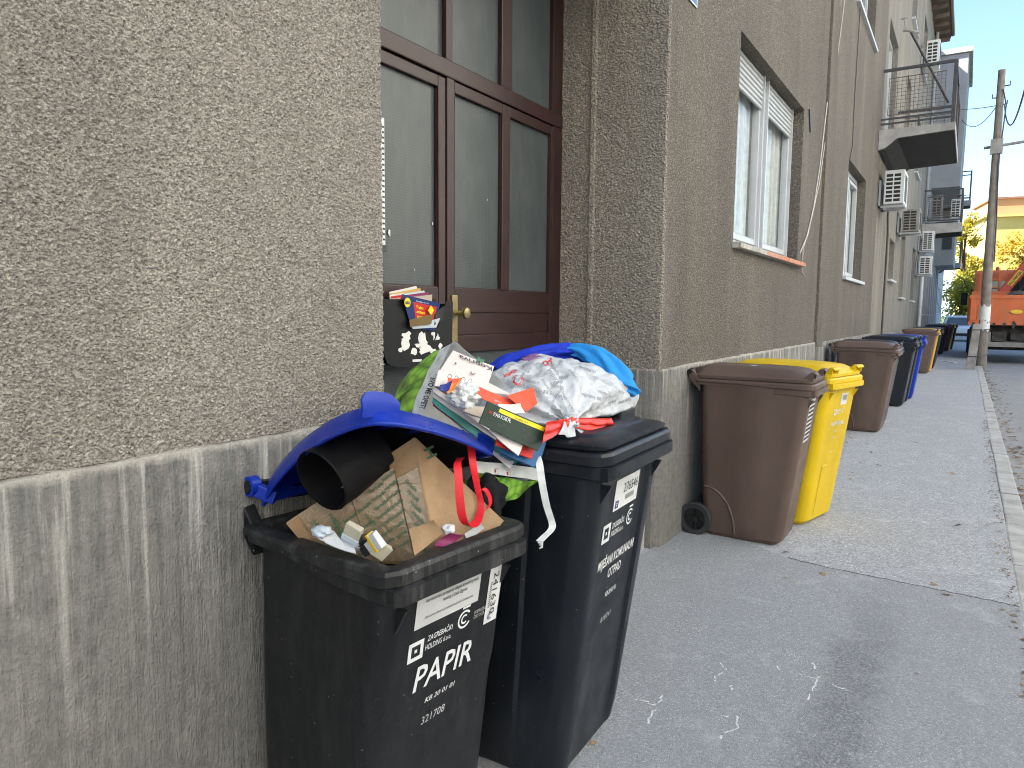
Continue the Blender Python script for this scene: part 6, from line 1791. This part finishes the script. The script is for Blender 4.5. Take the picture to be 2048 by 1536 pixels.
for px, py, a, tx, h in ((1035, 762, 1.2, 'C', .03), (1052, 738, 1.0, '/', .022), (1090, 728, .9, 'O', .018), (1020, 745, .5, 'kupnju', .011), (1100, 722, -.3, 'A', .016)):
    rr = vr * math.cos(a) + vu * math.sin(a); uu = vu * math.cos(a) - vr * math.sin(a)
    decal(bv, at(px, py, X=.42) - so, rr, uu, tx, h, M['print_red'], sack, bold=.03)
# knot and the two red wings of the tie band
kn = lump('knot', None, None, knot, .022, M['sack'], 5.5, .5, 2.5, fold=.7, squash=(1, 1.2, 1))
kn.parent = sack; kn.location = knot - so
def wing(tips, nm, wr, seed):
    A_, B2, C2, D2 = [p_ - so for p_ in tips]; G = []
    for j in range(11):
        v = j / 10; row = []
        for i in range(15):
            u = i / 14; p_ = A_.lerp(B2, u).lerp(D2.lerp(C2, u), v)
            p_ = p_ + lens((0, .3, -1)) * (wr * math.sin(v * 13 + seed + 2 * u) * u ** .6 + .012 * mnoise.noise(p_ * 30))
            row.append(p_)
        G.append(row)
    shell(G, .0012).build(nm, M['sack_red'], sack, smooth=70, fix=False)
wing([at(1140, 836, X=.595), at(1094, 842, X=.61), at(1085, 886, X=.625), at(1138, 854, X=.60)], 'tie_wing', .006, 0)
wing([at(1142, 834, X=.595), at(1222, 836, X=.625), at(1238, 870, X=.64), at(1145, 856, X=.605)], 'tie_wing', .008, 2)
P = [[p_ - so for p_ in r_] for r_ in bil(pts([(1150, 852, .60), (1250, 838, .60), (1240, 866, .62), (1160, 868, .615)]), 14, 6, .01, .012, 3)]
shell(P, .0012).build('tail', M['sack'], sack, smooth=70, fix=False)
P = [[p_ - so for p_ in r_] for r_ in bil(pts([(1125, 845, .60), (1150, 842, .605), (1152, 872, .62), (1118, 868, .615)]), 8, 6, .01, .014, 5)]
shell(P, .0012).build('tail', M['sack'], sack, smooth=70, fix=False)
# blue garments heaped over the bag
M['cloth_blue'] = colour('royal_blue_fabric', (.012, .035, .42), .85, .15, .5)
M['cloth_sky'] = colour('sky_blue_fabric', (.03, .26, .66), .85, .12, .5)
M['cloth_mauve'] = colour('mauve_fabric', (.20, .10, .22), .85, .12, .5)
def garment(label, ridge, prof, mat, seed, name='garment'):
    P = [Vector(p) for p in ridge]; D = []
    for i in range(len(P) - 1):
        p0, p1, p2, p3 = P[max(i - 1, 0)], P[i], P[i + 1], P[min(i + 2, len(P) - 1)]
        for k in range(10):
            s_ = k / 10; D.append(.5 * ((2 * p1) + (p2 - p0) * s_ + (2 * p0 - 5 * p1 + 4 * p2 - p3) * s_ * s_ + (3 * p1 - p0 - 3 * p2 + p3) * s_ ** 3))
    D.append(P[-1]); q = MB(); secs = []
    for i, p_ in enumerate(D):
        f = i / (len(D) - 1); tg_ = (D[min(i + 1, len(D) - 1)] - D[max(i - 1, 0)]).normalized(); side = tg_.cross(Vector((0, 0, 1))).normalized(); up2 = side.cross(tg_)
        wd = np.interp(f, [x[0] for x in prof], [x[1] for x in prof]); ht = np.interp(f, [x[0] for x in prof], [x[2] for x in prof]); ring = []
        for k in range(44):
            a = 2 * math.pi * k / 44
            w_ = 1 + .22 * mnoise.noise(Vector((f * 5 + seed, math.cos(a) * 2.2, math.sin(a) * 2.2))) + .12 * math.sin(a * 6 + f * 9 + seed) + .16 * (abs(mnoise.noise(Vector((f * 14 + seed, math.cos(a) * 3, math.sin(a) * 3)))) - .2)
            ring.append(p_ + side * wd * w_ * math.cos(a) + up2 * ht * w_ * math.sin(a))
        secs.append(ring)
    q.loft(secs); lowp = min((Vector(v) for v in q.v), key=lambda v: v.z)
    ob = q.build(name, mat, None, smooth=70, origin=lowp, fix=False); return tag(ob, label, 'garment')
garment('royal blue garment heaped along the back of the white bag', pts([(992, 745, .20), (1015, 728, .22), (1060, 716, .26), (1110, 706, .29), (1150, 712, .32), (1190, 735, .35)]), [(0, .03, .03), (.3, .05, .03), (.7, .07, .035), (1, .05, .03)], M['cloth_blue'], 1.0)
garment('sky blue garment hanging over the right end of the white bag', pts([(1125, 700, .30), (1170, 704, .39), (1212, 726, .48), (1246, 762, .56), (1260, 790, .58)]), [(0, .03, .015), (.3, .06, .03), (.7, .055, .032), (.95, .045, .024), (1, .03, .012)], M['cloth_sky'], 4.0)
garment('mauve garment fold peeping between the blue one and the white bag', pts([(1045, 724, .30), (1075, 718, .33), (1105, 720, .35)]), [(0, .02, .012), (.5, .03, .018), (1, .015, .01)], M['cloth_mauve'], 7.0)
ob = lump('packaging_scrap', 'small dark red scrap of packaging under the sky blue garment end', 'packaging', at(1243, 806, X=.50), .018, M['flyer_red'], 1.2, .5, 2.5, fold=.4)

# ---------------------------------------------------------------- advert box on the door with its leaflets
M['box_black'] = plain('charcoal_sheet_metal', (.010, .011, .012), .5, .2, 4, 0, spec=.25)
XM = -.575
mo = at(834, 735, X=XM)
mail = thing('advert_box', 'charcoal advert box on the door with torn white stickers', 'letter box', (XM, mo.y, mo.z))
def mp_(px, py, X=XM): p_ = at(px, py, X=X); return Vector((p_.x - XM, p_.y - mo.y, p_.z - mo.z))
poly = [(745, 597), (812, 599), (823, 652), (876, 654), (893, 602), (906, 603), (904, 700), (898, 722), (885, 731), (800, 735), (786, 733), (775, 727), (770, 715)]
q = MB(); q.prism([mp_(*p_) for p_ in poly], (-.006, 0, 0)); q.build('front', M['box_black'], mail, fix=True)
q = MB()
a, b2 = mp_(745, 602), mp_(904, 604); zb_ = mp_(800, 728).z
q.box(-.105, -.006, b2.y - .004, b2.y, zb_ + .02, a.z - .004); q.box(-.105, -.006, a.y, b2.y, zb_, zb_ + .005); q.box(-.108, -.102, a.y, b2.y, zb_, a.z + .02); q.box(-.105, -.006, a.y, a.y + .004, zb_, a.z)
q.build('casing', M['box_black'], mail)
r5 = random.Random(21)
for (cx, cy, rx_, ry_, nn_) in ((812, 672, 12, 12, 11), (810, 690, 14, 16, 15), (828, 704, 8, 10, 9), (846, 680, 10, 18, 13), (850, 698, 16, 12, 15), (836, 690, 8, 6, 9), (868, 706, 9, 10, 11), (880, 692, 5, 7, 8), (875, 676, 6, 5, 8), (866, 668, 5, 6, 8), (801, 700, 6, 5, 7)):
    pl = [mp_(cx + rx_ * math.cos(k * 6.283 / nn_) * r5.uniform(.45, 1.1), cy + ry_ * math.sin(k * 6.283 / nn_) * r5.uniform(.45, 1.1)) + Vector((.0008, 0, 0)) for k in range(nn_)]
    q = MB(); q.prism(pl, (.0006 + r5.uniform(0, .0006), 0, 0)); q.build('sticker_scrap', M['paper'], mail)
letter('R A', mp_(866, 680) + Vector((.001, 0, 0)), (0, 1, 0), (0, 0, 1), .030, M['print'], mail, width=.045, bold=.02)
for (x0, x1, y0, y1) in ((825, 843, 719, 724), (850, 866, 717, 722)):
    q = MB(); q.prism([mp_(x0, y0), mp_(x1, y0 - 1), mp_(x1, y1 - 1), mp_(x0, y1)], (.001, 0, 0)); q.build('slot', M['sticker'], mail)
M['lidl_blue'] = colour('navy_leaflet', (.012, .03, .13), .45, .08)
def leafl(label, corners, mat, bend=.004, th=.0018):
    return sheet('leaflet', label, 'leaflet', pts(corners), mat, th, bend)
for i, (mm, dy, ds) in enumerate((('news_white', 0, 'white rearmost leaflet'), ('flyer_yellow', 4, 'ochre leaflet second from the back'), ('pack_blue', 9, 'pale blue leaflet'), ('purple', 12, 'pink edged leaflet'), ('tan', 17, 'tan leaflet nearest the front'))):
    leafl(ds + ' standing in the advert box', [(778, 584 + dy * .9, XM - .085 + i * .013), (832 + i * 8, 572 + dy, XM - .08 + i * .013), (860, 640, XM - .06 + i * .008), (790, 640, XM - .06 + i * .008)], M[mm] if mm != 'flyer_yellow' else colour('ochre_paper', (.50, .33, .10), .6))
kz, G = leafl('white leaflet with red KONZUM strip standing left in the advert box', [(779, 590, XM - .02), (806, 586, XM - .02), (812, 640, XM - .02), (783, 640, XM - .02)], M['news_white'])
nk = Vector((1, 0, 0))
patch(kz, G, .06, .99, .06, .30, M['flyer_red'], .0016, 'red_strip')
print_on(kz, 'KONZUM', on_grid(G, .10, .25), G[0][-1] - G[0][0], G[0][0] - G[-1][0], .011, M['print'], width=.058, bold=.03, lift=.003)
ld, G = leafl('blue and red leaflet with a round yellow emblem hanging out of the advert box', [(803, 588, XM + .012), (880, 606, XM + .02), (868, 662, XM + .010), (822, 655, XM + .008)], M['lidl_blue'], .006)
patch(ld, G, .28, .93, .16, .80, M['flyer_red'], .0016, 'red_panel')
rg, ug = G[0][-1] - G[0][0], G[0][0] - G[-1][0]
q = MB(); c = at(814, 605, X=XM + .018) - rel(ld)
e = .019
for k, (rr_2, mm) in enumerate(((.021, M['flyer_yellow']), )):
    q.add([c + Vector((.003, rr_2 * math.cos(a * .2618), rr_2 * math.sin(a * .2618))) for a in range(24)], [tuple(range(24))])
q.build('emblem', M['flyer_yellow'], ld, fix=False)
print_on(ld, 'LIDL', at(814, 605, X=XM + .018) + Vector((.003, 0, -.006)), (0, 1, -.08), (0, 0, 1), .011, M['lidl_blue'], width=.032, bold=.04, lift=.003, center=True)
for k, tx in enumerate(('Trajno', 'sniženi', 'proizvodi')):
    print_on(ld, tx, on_grid(G, .33, .34 + k * .15), rg, ug, .012, M['flyer_yellow'], width=(.05, .055, .066)[k], bold=.03, lift=.004)
print_on(ld, 'Od ponedjeljka, 11.8. do 17.8.', on_grid(G, .36, .13), rg, ug, .006, M['print'], width=.085, bold=.01, lift=.004)
c = at(860, 621, X=XM + .018) - rel(ld); q = MB(); q.add([c + Vector((.006, 0, .024)), c + Vector((.006, .022, .002)), c + Vector((.006, .002, -.022)), c + Vector((.006, -.022, 0))], [(0, 1, 2, 3)]); q.build('diamond', M['flyer_yellow'], ld, fix=False)
ochre = colour('brown_coin_paper', (.17, .115, .045), .5)
leafl('brown booklet with gold spots tucked below the red panel', [(818, 640, XM + .022), (866, 628, XM + .026), (862, 648, XM + .024), (820, 654, XM + .02)], ochre, .003)
leafl('pale glossy folded sheet lowest in the advert box notch', [(822, 653, XM + .016), (880, 636, XM + .022), (872, 655, XM + .016), (826, 658, XM + .014)], M['pack_blue'], .004)
leafl('dark magazine with white edges leaning at the right of the notch', [(868, 628, XM + .012), (886, 612, XM + .016), (884, 640, XM + .014), (866, 650, XM + .012)], M['cream_dark'], .002, .008)
# board of residents' names on the left door leaf, cut off by the wall corner
nb = at(771, 362, X=-.655)
nm_ = thing('name_board', 'white board with rows of names, edge showing past the near wall corner', 'sign', (-.672, nb.y - .17, 1.80))
za, zc = at(770, 490, X=-.655).z - 1.80, at(770, 236, X=-.655).z - 1.80
q = MB(); q.box(0, .014, 0, .17, za, zc); q.build('panel', M['sticker'], nm_, bevel=.003)
for k in range(22):
    zz = za + .02 + (zc - za - .04) * k / 22
    q = MB(); q.box(.0142, .0152, .152, .166, zz, zz + .008); q.build('name_mark', M['print_dark'], nm_)
q = MB(); q.box(.0, .02, .0, .175, za - .03, za - .004); q.build('bracket', M['iron'], nm_)
